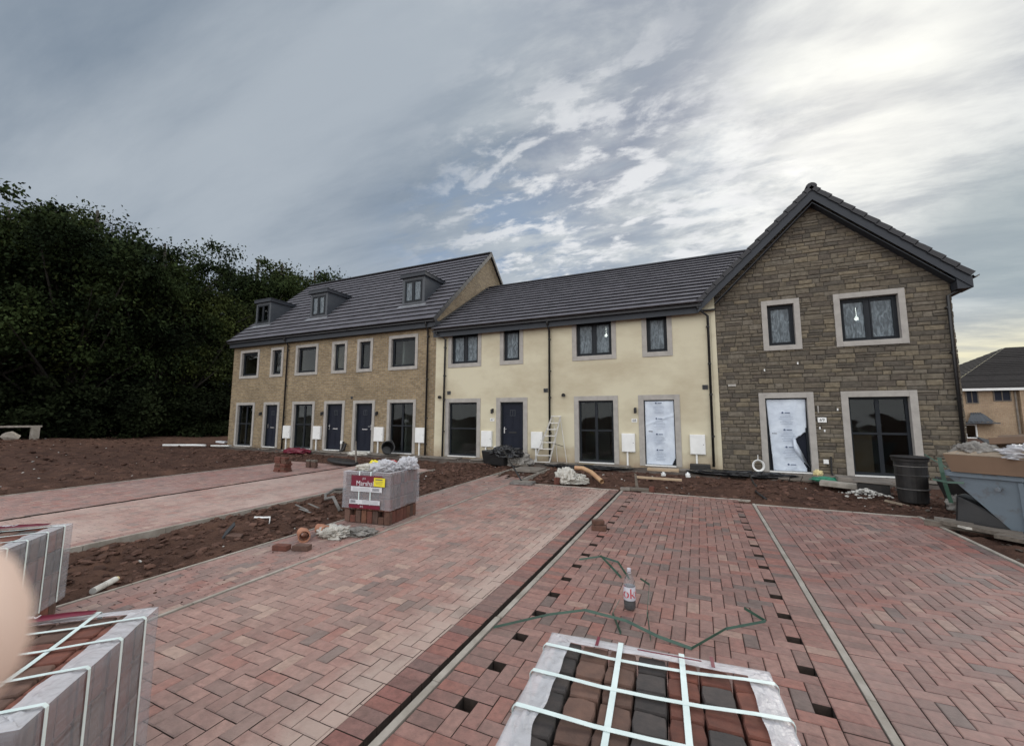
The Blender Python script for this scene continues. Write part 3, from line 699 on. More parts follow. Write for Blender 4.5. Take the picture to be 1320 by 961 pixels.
def plate(house, x, z, s, w=.17, h=.11, y=D-.001):
    b = MB(); b.box(x-w/2,x+w/2,y-.012,y,z-h/2,z+h/2); o = b.build('number_plate', M['white'], house, bevel=.003)
    text_mesh(s, .10, M['black'], 'number', o, Matrix.Translation(Vector((x,y-.013,z))-WL(o)) @ Matrix.Rotation(R(90),4,'X') @ Matrix.Scale(1.15,4,(1,0,0)))

# ---------- brick terrace: three houses under one ridge
BE_Y, BE_Z = 12.90, 5.50; RY, BRZ = 17.7, 9.93
bp = math.atan2(BRZ-BE_Z, RY-BE_Y); Vb = (0, math.cos(bp), math.sin(bp)); Nb = (0, -math.sin(bp), math.cos(bp)); Lb = math.hypot(BRZ-BE_Z, RY-BE_Y)
def roofz(y): return BE_Z + (y-BE_Y)*math.tan(bp)
S = 1.167
BH = [
 dict(x0=-21.9, x1=-17.75, up=[(-21.33,-19.85,0),(-19.0,-18.09,0)], gw=(-21.38,-19.95), gd=(-19.28,-18.15), h='l', dorm=(-21.58,-20.27), mb=(-17.72,-17.24), lamp=-19.42,
      lab='buff brick house at the far left end of the terrace, by the dark trees'),
 dict(x0=-17.75, x1=-13.73, up=[(-17.24,-15.76,0),(-14.89,-13.98,1)], gw=(-17.26,-15.80), gd=(-15.2,-13.97), h='l', dorm=(-17.45,-16.15), mb=(-15.75,-15.29), lamp=-15.27,
      lab='middle buff brick house of the terrace, between two others of the same brick'),
 dict(x0=-13.73, x1=-9.29, up=[(-13.39,-12.51,0),(-11.64,-10.16,0)], gw=(-11.62,-10.18), gd=(-13.49,-12.28), h='r', dorm=(-11.73,-10.40), mb=(-12.22,-11.74), lamp=-12.14,
      lab='buff brick house with a tall gable beside the lower cream house'),
]
DT, UB, UT = 2.43, 3.64, 5.08
for hi, h in enumerate(BH):
    H = empty('brick_house', ((h['x0']+h['x1'])/2, D, .15), h['lab'], 'house')
    x0, x1 = h['x0'], h['x1']
    holes = []
    for (a,b,_) in h['up']: holes.append(window(H, a, b, UB, UT, 0, cols=1)[1])
    holes.append(window(H, *h['gw'], DB, DT, 0, cols=2, rows=2, bar=.46, bottom=False)[1])
    holes.append(door(H, *h['gd'], DB, DT, handle=h['h'])[1])
    w = MB(); wall_front(w, x0, x1, -.1, 5.62, holes)
    if hi == 2: w.prism([(D+.004,-.1),(BACK,-.1),(BACK,roofz(2*RY-BACK)-.05),(RY,BRZ-.09),(D+.004,roofz(D)-.1)], x1-.25, x1+.001, 'x')
    if hi == 0: w.prism([(D+.004,-.1),(BACK,-.1),(BACK,roofz(2*RY-BACK)-.05),(RY,BRZ-.09),(D+.004,roofz(D)-.1)], x0-.001, x0+.25, 'x')
    w.build('wall', M['buff'], H); w = MB(); w.box(x0+.26,x1-.26,BACK-.25,BACK-.002,-.1,5.5); w.build('rear_wall', M['buff'], H)
    ua, ub = x0-(.08 if hi==0 else 0), x1+(.09 if hi==2 else 0)
    t = tiles((ua,BE_Y,BE_Z), (1,0,0), Vb, Nb, ub-ua, Lb, seed=hi+3)
    rf = t.build('roof', M['tile'], H)
    u = MB(); u.prism([(BE_Y+.03,BE_Z-.02),(RY,BRZ-.03),(2*RY-BE_Y,BE_Z-.02),(2*RY-BE_Y,BE_Z-.06),(RY,BRZ-.09),(BE_Y+.03,BE_Z-.06)], ua+.01, ub-.01, 'x'); u.build('roof_deck', M['tile_end'], rf)
    r = MB(); xr = ua
    while xr < ub-.05:
        e = min(xr+.45, ub); vs = []
        for xx_ in (xr+.002, e-.002):
            for k in range(7):
                tt = math.pi*k/6; vs.append((xx_, RY-.12*math.cos(tt), BRZ+.02+.085*math.sin(tt)))
        r.add(vs, [(k,7+k,8+k,k+1) for k in range(6)]+[(0,1,2,3,4,5,6),(13,12,11,10,9,8,7),(0,6,13,7)]); xr = e
    r.build('ridge_tiles', M['tile_end'], rf)
    if hi in (0,2):
        v = MB(); nv = int(Lb/.325)
        for xv in ((ub-.02) if hi==2 else (ua-.03),):
            for k in range(nv+1):
                s0 = k*.325; s1 = min(s0+.34, Lb)
                p0 = Vector((xv, BE_Y, BE_Z))+Vector(Vb)*s0; p1 = Vector((xv, BE_Y, BE_Z))+Vector(Vb)*s1; N_ = Vector(Nb); X_ = Vector((.055,0,0))
                v.add([p0-N_*.11,p0-N_*.11+X_,p1-N_*.11+X_,p1-N_*.11,p0+N_*.065,p0+N_*.065+X_,p1+N_*.04+X_,p1+N_*.04],[(0,3,2,1),(4,5,6,7),(0,1,5,4),(1,2,6,5),(2,3,7,6),(3,0,4,7)])
            b_ = [(2*RY-BE_Y,BE_Z-.11),(2*RY-BE_Y,BE_Z+.06),(RY,BRZ+.09),(RY,BRZ-.11)]
            v.prism(b_, xv, xv+.055, 'x')
        v.build('verge', M['tile_end'], rf)
    f = MB(); f.box(x0-(.06 if hi==0 else 0),x1+(.07 if hi==2 else 0),D-.22,D-.2,5.24,5.50); f.box(x0,x1,D-.199,D-.001,5.235,5.25)
    if hi == 2: f.box(x1+.0,x1+.07,D-.199,D+.15,5.24,5.50)
    fo = f.build('fascia', M['fascia'], H)
    g = MB(); gutter(g, ua+.01, ub-.02, D-.28, 5.50); g.build('gutter', M['black'], H, smooth_=False)
    # dormer
    a, b = h['dorm'][0]+.07, h['dorm'][1]-.07; yf = 14.0; zt = 7.78; yb = BE_Y+(zt-BE_Z)/math.tan(bp)+.15
    d = MB(); zr = roofz(yf)-.05
    wi = (a+.13, b-.13, zr+.22, zt-.12)
    wall_front(d, a, b, zr, zt, [wi], y=yf)
    d.add([(a,yf,zr),(a,yf,zt),(a,yb,zt)],[(0,1,2)]); d.add([(b,yf,zr),(b,yb,zt),(b,yf,zt)],[(0,1,2)])
    do = d.build('dormer', M['lead'], H)
    k = MB(); k.box(a-.07,b+.07,yf-.10,yb+.15,zt,zt+.15); k.box(a-.085,b+.085,yf-.115,yb+.15,zt+.15,zt+.18); k.build('dormer_roof', M['fascia'], do, bevel=.006)
    f = MB(); frame_rect(f, wi[0],wi[1],wi[2],wi[3],.05,yf-.012,yf+.04); xc=(wi[0]+wi[1])/2; f.box(xc-.035,xc+.035,yf-.011,yf+.039,wi[2]+.05,wi[3]-.05)
    for (c0,c1) in ((wi[0]+.052,xc-.037),(xc+.037,wi[1]-.052)): frame_rect(f,c0,c1,wi[2]+.052,wi[3]-.052,.026,yf-.02,yf+.03)
    wn = f.build('dormer_window', M['anth'], do, bevel=.003)
    p = MB(); p.box(wi[0]+.04,wi[1]-.04,yf+.02,yf+.024,wi[2]+.04,wi[3]-.04); p.build('pane', M['filmglass'], wn) if hi else p.build('pane', M['glass'], wn)
    p = MB(); p.box(a-.1,b+.1,yf-.03,yf-.014,zr-.03,zr+.07)
    e0 = Vector((a-.14,yf-.01,roofz(yf-.01)+.056)); 
    q = [Vector((a-.16,yf-.16,0)),Vector((b+.16,yf-.16,0)),Vector((b+.12,yf-.03,0)),Vector((a-.12,yf-.03,0))]
    for v_ in q: v_.z = roofz(v_.y)+.075
    p.add([tuple(v_) for v_ in q]+[tuple(v_-Vector((0,0,.012))) for v_ in q],[(0,1,2,3),(7,6,5,4),(0,4,5,1),(1,5,6,2),(2,6,7,3),(3,7,4,0)])
    p.build('flashing', M['flash'], do)
    k = MB(); k.add([(a+.02,yf+1.0,zr),(b-.02,yf+1.0,zr),(b-.02,yf+1.0,zt),(a+.02,yf+1.0,zt)],[(0,1,2,3)]); k.build('blind', M['plaster'], do)
    room(H, x0, x1, [(-14.28,4.42)] if hi==1 else [])
    meterbox(H, *h['mb'], .735, 1.315)
    if hi == 2: meterbox(H, -10.15+.02, -9.69, .735, 1.315)
    if hi == 1: vent(H, -13.75+.16, 2.55, .1,.1)
    wall_lamp(H, h['lamp'], 1.87)
    if hi < 1: downpipe(H, [(x1,D-.28,5.46),(x1,D-.28,5.36),(x1,D-.07,5.12),(x1,D-.07,.2)], x1, (4.9,3.2,1.7,.7))
    if hi == 2: downpipe(H, [(-9.62,D-.28,5.46),(-9.62,D-.28,5.36),(-9.65,D-.07,5.12),(-9.65,D-.07,.2)], -9.65, (4.9,3.2,1.7,.7))

# ---------- cream rendered pair
YE_Y, YE_Z = 12.90, 5.05; YRZ = 8.12
yp = math.atan2(YRZ-YE_Z, RY-YE_Y); Vy = (0, math.cos(yp), math.sin(yp)); Ny = (0, -math.sin(yp), math.cos(yp)); Ly = math.hypot(YRZ-YE_Z, RY-YE_Y)
YH = [
 dict(x0=-9.29+.001, x1=-4.58, up=[(-8.72,-7.27,2),(-6.50,-5.58,1)], gw=(-8.80,-7.28), gd=(-6.63,-5.42), h='l', mbx=[(-7.20,-6.77),(-5.26,-4.84)], lamp=-6.77, film=None, num='67',
      lab='cream rendered house with a bare navy front door, left of the ladder', lit=[]),
 dict(x0=-4.58, x1=.562, up=[(-3.79,-2.33,2),(-1.53,-.64,1)], gw=(-3.75,-2.32), gd=(-1.70,-.50), h='l', mbx=[(-2.22,-1.82),(-.27,.14)], lamp=-1.79, film='wrapped', num='68',
      lab='cream rendered house with its door wrapped in white film, right of the ladder', lit=[(-2.69,4.43)]),
]
for hi, h in enumerate(YH):
    H = empty('rendered_house', ((h['x0']+h['x1'])/2, D, .15), h['lab'], 'house')
    x0, x1 = h['x0'], h['x1']; holes = []
    for (a,b,c) in h['up']: holes.append(window(H, a, b, 3.607, 4.868, 0, cols=c, top=False, film=True, sw=.145, proud=.018)[1])
    holes.append(window(H, *h['gw'], DB, 2.425, 0, cols=2 if hi else 1, rows=2, bar=.49, bottom=False, sw=.15, proud=.018)[1])
    holes.append(door(H, *h['gd'], DB, 2.425, handle='l', film=h['film'], sw=.16, proud=.018)[1])
    w = MB(); wall_front(w, x0, x1, -.1, 4.9, holes); w.build('wall', M['render'], H); w = MB(); w.box(x0+.01,x1-.01,BACK-.25,BACK,-.1,5.0); w.build('rear_wall', M['render'], H)
    tl = 3.2-x0 if hi else x1-x0
    def keep(um, vm, b, X0=x0, hi_=hi):
        if not hi_: return b
        z = YE_Z+vm*math.sin(yp); lim = .16+(z-YE_Z)*1.0-X0
        return None if lim < um-.15 else lim
    t = tiles((x0,YE_Y,YE_Z),(1,0,0),Vy,Ny,tl,Ly,keep=keep,seed=20+hi); rf = t.build('roof', M['tile'], H)
    u = MB()
    if hi == 0: u.prism([(YE_Y+.03,YE_Z-.02),(RY,YRZ-.03),(2*RY-YE_Y,YE_Z-.02),(2*RY-YE_Y,YE_Z-.06),(RY,YRZ-.09),(YE_Y+.03,YE_Z-.06)], x0+.01, x1, 'x')
    else:
        A = [(x0,YE_Y+.03,YE_Z-.02),(.2,YE_Y+.03,YE_Z-.02),(3.1,RY,YRZ-.03),(x0,RY,YRZ-.03)]
        u.add(A+[(a,b,c-.05) for a,b,c in A],[(0,1,2,3),(7,6,5,4),(0,4,5,1),(1,5,6,2),(2,6,7,3),(3,7,4,0)])
        A = [(x0,RY+.001,YRZ-.03),(3.1,RY+.001,YRZ-.03),(.2,2*RY-YE_Y,YE_Z-.02),(x0,2*RY-YE_Y,YE_Z-.02)]
        u.add(A+[(a,b,c-.05) for a,b,c in A],[(0,1,2,3),(7,6,5,4),(0,4,5,1),(1,5,6,2),(2,6,7,3),(3,7,4,0)])
    u.build('roof_deck', M['tile_end'], rf)
    r = MB(); r.prism([(RY-.12,YRZ+.03),(RY-.06,YRZ+.10),(RY+.06,YRZ+.10),(RY+.12,YRZ+.03)], x0, (3.0 if hi else x1), 'x'); r.build('ridge_tiles', M['tile_end'], rf)
    f = MB(); f.box(x0,min(x1,.12) if hi else x1,D-.22,D-.2,4.80,5.06); f.box(x0,x1,D-.199,D-.001,4.87,4.888)
    f.build('fascia', M['fascia'], H)
    g = MB(); gutter(g, x0+(.1 if hi==0 else 0), (.16 if hi else x1), D-.28, 5.06); g.build('gutter', M['black'], H)
    room(H, x0, x1, h['lit'], zc=4.86)
    for (a,b) in h['mbx']: meterbox(H, a, b, .675, 1.24)
    wall_lamp(H, h['lamp'], 1.95); plate(H, -6.79 if hi==0 else -1.83, 1.64, h['num'])
    if hi == 0:
        vent(H, -8.65, 2.65); vent(H, -4.74, 2.65); round_vent(H, -9.05, 2.49)
        downpipe(H, [(-9.1,D-.28,5.02),(-9.1,D-.28,4.92),(-8.82,D-.07,4.72),(-8.86,D-.07,.2)], -8.84, (4.4,3.3,2.4,1.2))
        downpipe(H, [(-4.58,D-.28,5.02),(-4.58,D-.28,4.92),(-4.58,D-.07,4.7),(-4.59,D-.07,.2)], -4.58, (4.4,3.3,2.4,1.2))
        k = MB(); ss = [(14.0,5.8),(15.2,6.5),(16.4,7.28),(17.3,7.9)]
        n_ = 26; 
        for i_ in range(n_): 
            yy = YE_Y+.15+i_*(RY-YE_Y-.3)/n_; zz = YE_Z+(yy-YE_Y)*math.tan(yp)
            k.obox((x0+.03,yy,zz+.10),(.05,.19,.10),(yp,0,0))
        k.build('flashing', M['tile_end'], rf)
    else:
        vent(H, .205, 2.62); round_vent(H, -4.1, 2.47)
        downpipe(H, [(.10,D-.28,5.02),(.10,D-.28,4.92),(.36,D-.07,4.72),(.33,D-.07,.34)], .35, (4.4,3.3,2.4,1.2))
        c = MB(); c.prism([(.10,4.862),(.555,4.862),(.555,5.42),(.10,4.98)], D-.03, D-.001, 'y'); c.build('gable_return', M['render'], H)
        c = MB(); c.box(.44,.56,D-.012,D-.001,.26,4.86); c.build('corner_trim', M['surround'] if False else M['render'], H)

# ---------- stone gabled house
H = empty('stone_house', (3.1, D, .15), 'grey brown stone gabled house with a torn film over its door', 'house')
SX0, SX1, SAX = .564, 5.70, 3.05; SEZ = 5.10; SAZ = 7.98; OH = 12.96
sp = math.atan2(SAZ-SEZ, SAX-.10)
holes = []
o1, r1 = window(H, 1.734, 2.635, 3.584, 5.0, 0, cols=1, film=True, sw=.135, proud=.05); holes.append(r1)
o2, r2 = window(H, 3.388, 4.851, 3.584, 5.0, 0, cols=2, film=True, sw=.135, proud=.05); holes.append(r2)
o3, r3 = window(H, 3.38, 4.892, DB-.005, 2.416, 0, cols=2, rows=2, bar=.47, bottom=False, sw=.15, proud=.05); holes.append(r3)
o4, r4 = door(H, 1.537, 2.796, DB-.005, 2.416, film='torn', sw=.15, proud=.05); holes.append(r4)
w = MB(); wall_front(w, SX0, SX1, -.2, SEZ, holes)
w.add([(SX0,D,SEZ),(SX1,D,SEZ),(SX1,D,SEZ+.28),(SAX,D,SAZ-.14),(SX0,D,SEZ+.3)],[(0,1,2,3,4)])
w.box(SX1-.25,SX1,D+.001,BACK,-.2,SEZ+.2); w.box(SX0,SX0+.25,D+.3,BACK,-.2,SEZ+.2)
w.add([(SX0,BACK,-.2),(SX0,BACK,SEZ),(SAX,BACK,SAZ-.15),(SX1,BACK,SEZ),(SX1,BACK,-.2)],[(0,1,2,3,4)])
w.build('wall', M['mortar'], H)
# walling stones: every stone its own chamfered block
st = MB(); rs = random.Random(4)
shole = [(1.734,2.635,3.584,5.0),(3.388,4.851,3.584,5.0),(3.38,4.892,-.3,2.416),(1.537,2.796,-.3,2.416)]
shole = [(a+.04,b-.04,c+.04,d-.04) for a,b,c,d in shole]
def stone_block(poly, dpt, jag=.006):
    n = len(poly); cx = sum(p[0] for p in poly)/n; cz = sum(p[1] for p in poly)/n
    top = inset(poly, .013); vs = [(x+rs.uniform(-jag,jag), D-dpt+rs.uniform(-.006,.006), z+rs.uniform(-jag,jag)) for x,z in top]
    vs += [(x+rs.uniform(-jag,jag)*.6, D-dpt*.45, z+rs.uniform(-jag,jag)*.6) for x,z in poly] + [(x, D+.001, z) for x,z in poly]
    vs.append((cx, D-dpt-rs.uniform(.0,.010), cz)); c = 3*n
    fs = [(i,(i+1)%n,c) for i in range(n)]+[(n+i,n+(i+1)%n,(i+1)%n,i) for i in range(n)]+[(2*n+i,2*n+(i+1)%n,n+(i+1)%n,n+i) for i in range(n)]
    st.add(vs, fs)
z = .05
while z < SAZ:
    h_ = rs.choice([.095,.105,.115,.13,.15]); x = SX0-.1-rs.uniform(0,.2)
    quoin = True
    while x < SX1+.03:
        L_ = rs.uniform(.16,.46); xe = x+L_
        if xe > SX1-.12: xe = SX1+rs.uniform(-.005,.028)
        cells = [(max(x,SX0-.0)+.006, xe-.006, z+.006, z+h_-.006)]
        if random.Random(int(x*999)).random() < .16 and h_ > .12: cells = [(cells[0][0],cells[0][1],z+.006,z+h_/2-.004),(cells[0][0],cells[0][1],z+h_/2+.004,z+h_-.006)]
        for hl in shole: cells = [q for c_ in cells for q in rect_sub(c_, hl)]
        for (a,b,c_,d_) in cells:
            if b-a < .03 or d_-c_ < .02: continue
            poly = [(a,c_),(b,c_),(b,d_),(a,d_)]
            t_ = math.tan(sp)
            poly = clip(poly, -t_, 1, SEZ-t_*.10-.13)           # under the left slope
            if len(poly) >= 3: poly = clip(poly, t_, 1, SEZ+t_*(2*SAX-.10)-.13)
            if len(poly) >= 3 and area(poly) > .001: stone_block(poly, rs.uniform(.010,.026))
        x = xe if xe < SX1-.01 else 99
    z += h_
# stones turning the right corner
z = .05
while z < SEZ:
    h_ = rs.choice([.09,.12,.15]); st.box(SX1+.0005, SX1+rs.uniform(.012,.03), D+.01, D+rs.uniform(.2,.5), z+.008, z+h_-.006); z += h_
st.build('stone_facing', M['stone'], H)
# roof: two slopes with the ridge running back
Ls = math.hypot(SAZ-SEZ, SAX-.10); Vs1 = (math.cos(sp),0,math.sin(sp)); Ns1 = (-math.sin(sp),0,math.cos(sp)); Vs2 = (-math.cos(sp),0,math.sin(sp)); Ns2 = (math.sin(sp),0,math.cos(sp))
t = tiles((.10,BACK+.1,SEZ),(0,-1,0),Vs1,Ns1,BACK+.1-OH,Ls,seed=41)
t2 = tiles((2*SAX-.10,OH,SEZ),(0,1,0),Vs2,Ns2,BACK+.1-OH,Ls,seed=42); o_ = len(t.v); t.v += t2.v; t.f += [tuple(i+o_ for i in f) for f in t2.f]; t.m += t2.m
rf = t.build('roof', M['tile'], H)
u = MB(); u.prism([(.12,SEZ-.02),(SAX,SAZ-.03),(2*SAX-.12,SEZ-.02),(2*SAX-.12,SEZ-.07),(SAX,SAZ-.09),(.12,SEZ-.07)], OH+.01, BACK+.1, 'y'); u.build('roof_deck', M['tile_end'], rf)
r = MB(); yy = OH-.03
while yy < BACK:
    e = min(yy+.45,BACK+.1); vs=[]
    for y_ in (yy, e-.004):
        for k in range(7): tt=math.pi*k/6; vs.append((SAX-.13*math.cos(tt), y_, SAZ+.0+.115*math.sin(tt)))
    r.add(vs,[(k,7+k,8+k,k+1) for k in range(6)]+[(0,1,2,3,4,5,6),(13,12,11,10,9,8,7),(0,6,13,7)]); yy = e
r.build('ridge_tiles', M['tile_end'], rf, smooth_=False)
v = MB()                                                     # stepped dry verge caps
for (ox, Vv, Nv) in ((.10,Vs1,Ns1),(2*SAX-.10,Vs2,Ns2)):
    for k in range(int(Ls/.325)+1):
        s0=k*.325; s1=min(s0+.345,Ls+.02); Vv_,Nv_=Vector(Vv),Vector(Nv); p0=Vector((ox,OH-.035,SEZ))+Vv_*s0; p1=Vector((ox,OH-.035,SEZ))+Vv_*s1; Y_=Vector((0,.10,0))
        v.add([p0-Nv_*.05,p0-Nv_*.05+Y_,p1-Nv_*.07+Y_,p1-Nv_*.07,p0+Nv_*.072,p0+Nv_*.072+Y_,p1+Nv_*.038+Y_,p1+Nv_*.038],[(0,3,2,1),(4,5,6,7),(0,1,5,4),(1,2,6,5),(2,3,7,6),(3,0,4,7)])
v.build('verge', M['tile_end'], rf)
b = MB()                                                     # barge boards and boxed eaves ends
t_ = math.tan(sp); bw = .20/math.cos(sp)
b.prism([(.10,SEZ-.06),(.10,SEZ-.06-bw*.9),(SAX,SAZ-.07-bw),(SAX,SAZ-.07)], OH+.005, OH+.03, 'y')
b.prism([(2*SAX-.10,SEZ-.06),(SAX+.0005,SAZ-.07),(SAX+.0005,SAZ-.07-bw),(2*SAX-.10,SEZ-.06-bw*.9)], OH+.005, OH+.03, 'y')
b.prism([(SAX,SAZ-.14-bw),(SAX,SAZ-.16-bw),(SX0+.0,SEZ+.20-bw),(SX0+.0,SEZ+.22-bw)], OH+.031, D-.002, 'y')
b.prism([(SAX,SAZ-.14-bw),(SX1,SEZ+.20-bw),(SX1,SEZ+.18-bw),(SAX,SAZ-.16-bw)], OH+.031, D-.002, 'y')
b.prism([(2*SAX-.10,SEZ-.08),(2*SAX-.10,SEZ-.31),(SX1+.03,SEZ-.31),(SX1+.03,SEZ+.12)], OH+.031, D+.2, 'y')
b.build('barge_board', M['fascia'], H)
f = MB(); f.box(2*SAX-.125,2*SAX-.105,D+.2,BACK,SEZ-.3,SEZ-.05); f.box(SX1,2*SAX-.126,D+.2,BACK,SEZ-.3,SEZ-.28); f.build('fascia', M['fascia'], H)
g = MB(); n = 8
vs = []
for y_ in (OH-.02, BACK):
    for rr in (.055,.049):
        for k in range(n+1): tt=math.pi*k/n; vs.append((2*SAX-.04-rr*math.cos(tt), y_, SEZ-.02-rr*math.sin(tt)))
q=n+1; fs=[]
for k in range(n): fs += [(k,k+1,2*q+k+1,2*q+k),(q+k+1,q+k,3*q+k,3*q+k+1)]
fs += [tuple(range(q))+tuple(range(2*q-1,q-1,-1)),(0,2*q,3*q,q),(n,q+n,3*q+n,2*q+n)]
g.add(vs, fs); g.build('gutter', M['black'], H)
downpipe(H, [(2*SAX-.05,D-.10,SEZ-.06),(2*SAX-.05,D-.10,SEZ-.2),(5.62,D-.09,SEZ-.42),(5.60,D-.085,.3)], 5.61, (4.4,3.3,2.2,1.2))
room(H, SX0, SX1, [(3.92,4.35)], zc=5.0)
plate(H, 2.94, 1.68, '69', w=.19, h=.13, y=D-.045)
b = MB(); b.box(2.90,3.01,D-.07,D-.02,.55,.66); b.build('outlet_box', M['white'], H, bevel=.005)
b = MB(); b.tube([(3.06,D-.07,.74),(3.05,D-.07,.36),(3.07,D-.08,.26)],.022); b.build('cable_duct', M['black'], H)
b = MB(); b.box(2.86,2.885,D-.06,D-.03,1.86,2.05); b.build('lamp_bracket', M['surround'], H)
b = MB()
for (x,z) in ((2.98,1.40),(2.88,1.47),(3.29,1.95),(1.72,3.05),(2.5,3.2)): b.box(x-.014,x+.014,D-.05,D-.02,z-.03,z+.03)
b.build('wall_plug', M['white'], H)
b = MB(); b.box(.80,1.0,D-.048,D-.02,2.62,2.68); b.build('vent', M['surround'], H)
# block and board set inside the stone house, seen through its lower window
b = MB(); b.box(3.58,4.05,D+.35,D+.40,.35,1.35); tag(b.build('plasterboard_sheet', M['card']), 'brown board leaning inside the big ground floor window of the stone house', 'board')

# ------------------------------------------------------------------ trees
def leaf_cloud(name, seed, crown, nleaf, size, mat_, parent=None, clumps=60, hgap=.0):
    """crown: list of (cx,cy,cz,rx,ry,rz) lobes; leaves gathered in clumps with gaps between them"""
    r = np.random.RandomState(seed)
    cl = []
    wts = np.array([(c[3]*c[4]*c[5])**.8 for c in crown]); wts = wts/wts.sum()
    for k in range(clumps):
        c = crown[r.choice(len(crown), p=wts)]
        d = r.normal(size=3); d /= np.linalg.norm(d); rad = r.uniform(.35, 1.0)**.45
        cl.append([c[0]+d[0]*c[3]*rad, c[1]+d[1]*c[4]*rad, c[2]+d[2]*c[5]*rad, r.uniform(.35,.95)])
    cl = np.array(cl); per = nleaf//clumps
    idx = np.repeat(np.arange(clumps), per); n = len(idx)
    ctr = cl[idx,:3] + r.normal(size=(n,3))*cl[idx,3:4]*np.array([.55,.55,.36])
    twig = r.rand(n) < .10
    ctr[twig] += r.normal(size=(twig.sum(),3))*.16
    nrm = r.normal(size=(n,3)); nrm[:,2] += .5; nrm /= np.linalg.norm(nrm,axis=1)[:,None]
    a = np.cross(nrm, r.normal(size=(n,3))); a /= np.linalg.norm(a,axis=1)[:,None]; b = np.cross(nrm,a)
    s = (size*r.uniform(.6,1.35,size=n))[:,None]
    v = np.stack([ctr-a*s*.5, ctr+b*s*.32-a*s*.05, ctr+a*s*.55, ctr-b*s*.32-a*s*.05],1).reshape(-1,3)
    me = bpy.data.meshes.new(name); me.vertices.add(len(v)); me.vertices.foreach_set('co', v.ravel())
    me.loops.add(4*n); me.loops.foreach_set('vertex_index', np.arange(4*n,dtype=np.int32)); me.polygons.add(n)
    me.polygons.foreach_set('loop_start', np.arange(0,4*n,4,dtype=np.int32)); me.polygons.foreach_set('loop_total', np.full(n,4,dtype=np.int32))
    me.update(); me.validate(); me.materials.append(mat_)
    o = bpy.data.objects.new(name, me); COL.objects.link(o); 
    if parent: o.parent = parent
    LOC[o.name] = Vector((0,0,0)); return o, cl
def make_tree(seed, H, W, mat_, nleaf=34000, size=.15):
    rr = random.Random(seed); root = empty('woodland_tree', (0,0,0))
    crown = [(0,0,H*.50,W*.42,W*.42,H*.30),(0,0,H*.70,W*.26,W*.26,H*.16)]
    for k in range(9):
        a = rr.uniform(0,6.28); q = rr.uniform(.18,.46)*W; crown.append((math.cos(a)*q, math.sin(a)*q, H*rr.uniform(.35,.80), W*rr.uniform(.14,.26), W*rr.uniform(.14,.26), H*rr.uniform(.07,.13)))
    for k in range(4): crown.append((rr.uniform(-.2,.2)*W,rr.uniform(-.2,.2)*W,H*rr.uniform(.82,.93),W*rr.uniform(.08,.13),W*rr.uniform(.08,.13),H*rr.uniform(.04,.07)))
    o, cl = leaf_cloud('crown', seed, crown, nleaf, size, mat_, root, clumps=230)
    t = MB(); pts = [(0,0,-.3)]; x=y=0
    for k in range(1,9): x += rr.uniform(-.16,.16); y += rr.uniform(-.16,.16); pts.append((x,y,H*.92*k/8))
    t.tube(pts, [.28*(1-.1*k) for k in range(9)], 8)
    for k in range(0,len(cl),4):
        c = cl[k]; z0 = max(1.2, c[2]*rr.uniform(.45,.8)); f = min(8,int(z0/(H*.92)*8)); p = Vector(pts[f]); e = Vector(c[:3]); m1 = (p+e)/2+Vector((0,0,rr.uniform(-.5,.3)))
        t.tube([p,m1,e],[.09,.055,.018],5,caps=False)
    t.build('trunk', M['bark'], root, local=True, smooth_=True); return root
TV = [make_tree(11,10.5,8.0,M['leaf']), make_tree(23,10.5,8.6,M['leaf2']), make_tree(37,10.5,7.4,M['leaf3'])]
def az(a, r): return r*math.sin(R(a)), r*math.cos(R(a))
TREES = [(-79,38,.305,1),(-76.6,36,.345,0),(-74.3,37.5,.378,2),(-71.6,37,.388,0),(-69,38.5,.338,1),(-66.1,38,.352,0),(-63.4,38.5,.318,2),(-60.4,47,.235,1),(-57.2,44,.362,0),(-54.0,45,.362,2),(-51.2,47,.352,0),(-47.6,49,.30,1),
         (-77.8,44,.22,2),(-72.8,45,.25,1),(-67.5,46,.24,0),(-64.5,48,.20,1),(-55.5,52,.22,1),(-82,37,.31,0)]
TL = ['tallest dark tree near the left edge of the wood','dark tree at the left end of the wood, above the low rail','airy topped tree with sky showing through its crown',
      'broad dark tree with a peaked top, second peak from the left','dense dark tree where the wood starts to slope down','dark tree in the middle of the wood',
      'tree at the lower step of the wood, right of its middle','tree in the dip of the wood, left of the roof','greener rounded tree rising just left of the dormers',
      'rounded tree showing above the farthest dormer','tree peeping over the left end of the brick roof','low tree behind the brick roof']
TL2 = ['backing tree deep in the wood behind the front row']
used = [False]*3
for i,(a,r_,sl,v) in enumerate(TREES):
    x,y = az(a,r_); zb = base_h(x,y); h = (1.712+sl*r_-zb)*1.02
    o = TV[v] if not used[v] else copy_tree(TV[v]); used[v] = True
    s = h/10.5; o.location = (x,y,zb-.1); kx = rnd(.80,.94) if i < 12 else 1.0; o.scale = (s*kx, s*kx, s); o.rotation_euler = (0,0,rnd(0,6.28))
    if i < 12: tag(o, TL[i] if i not in (0,1,2) else ['dark tree cut by the left edge of the picture','dark tree at the left end of the wood, above the low rail','airy topped tallest tree of the wood with sky showing through its crown'][i], 'tree', 'trees of the dark wood')
    else: tag(o, 'dark tree deep in the wood, hidden behind the front row', 'tree', 'trees standing behind the front row')
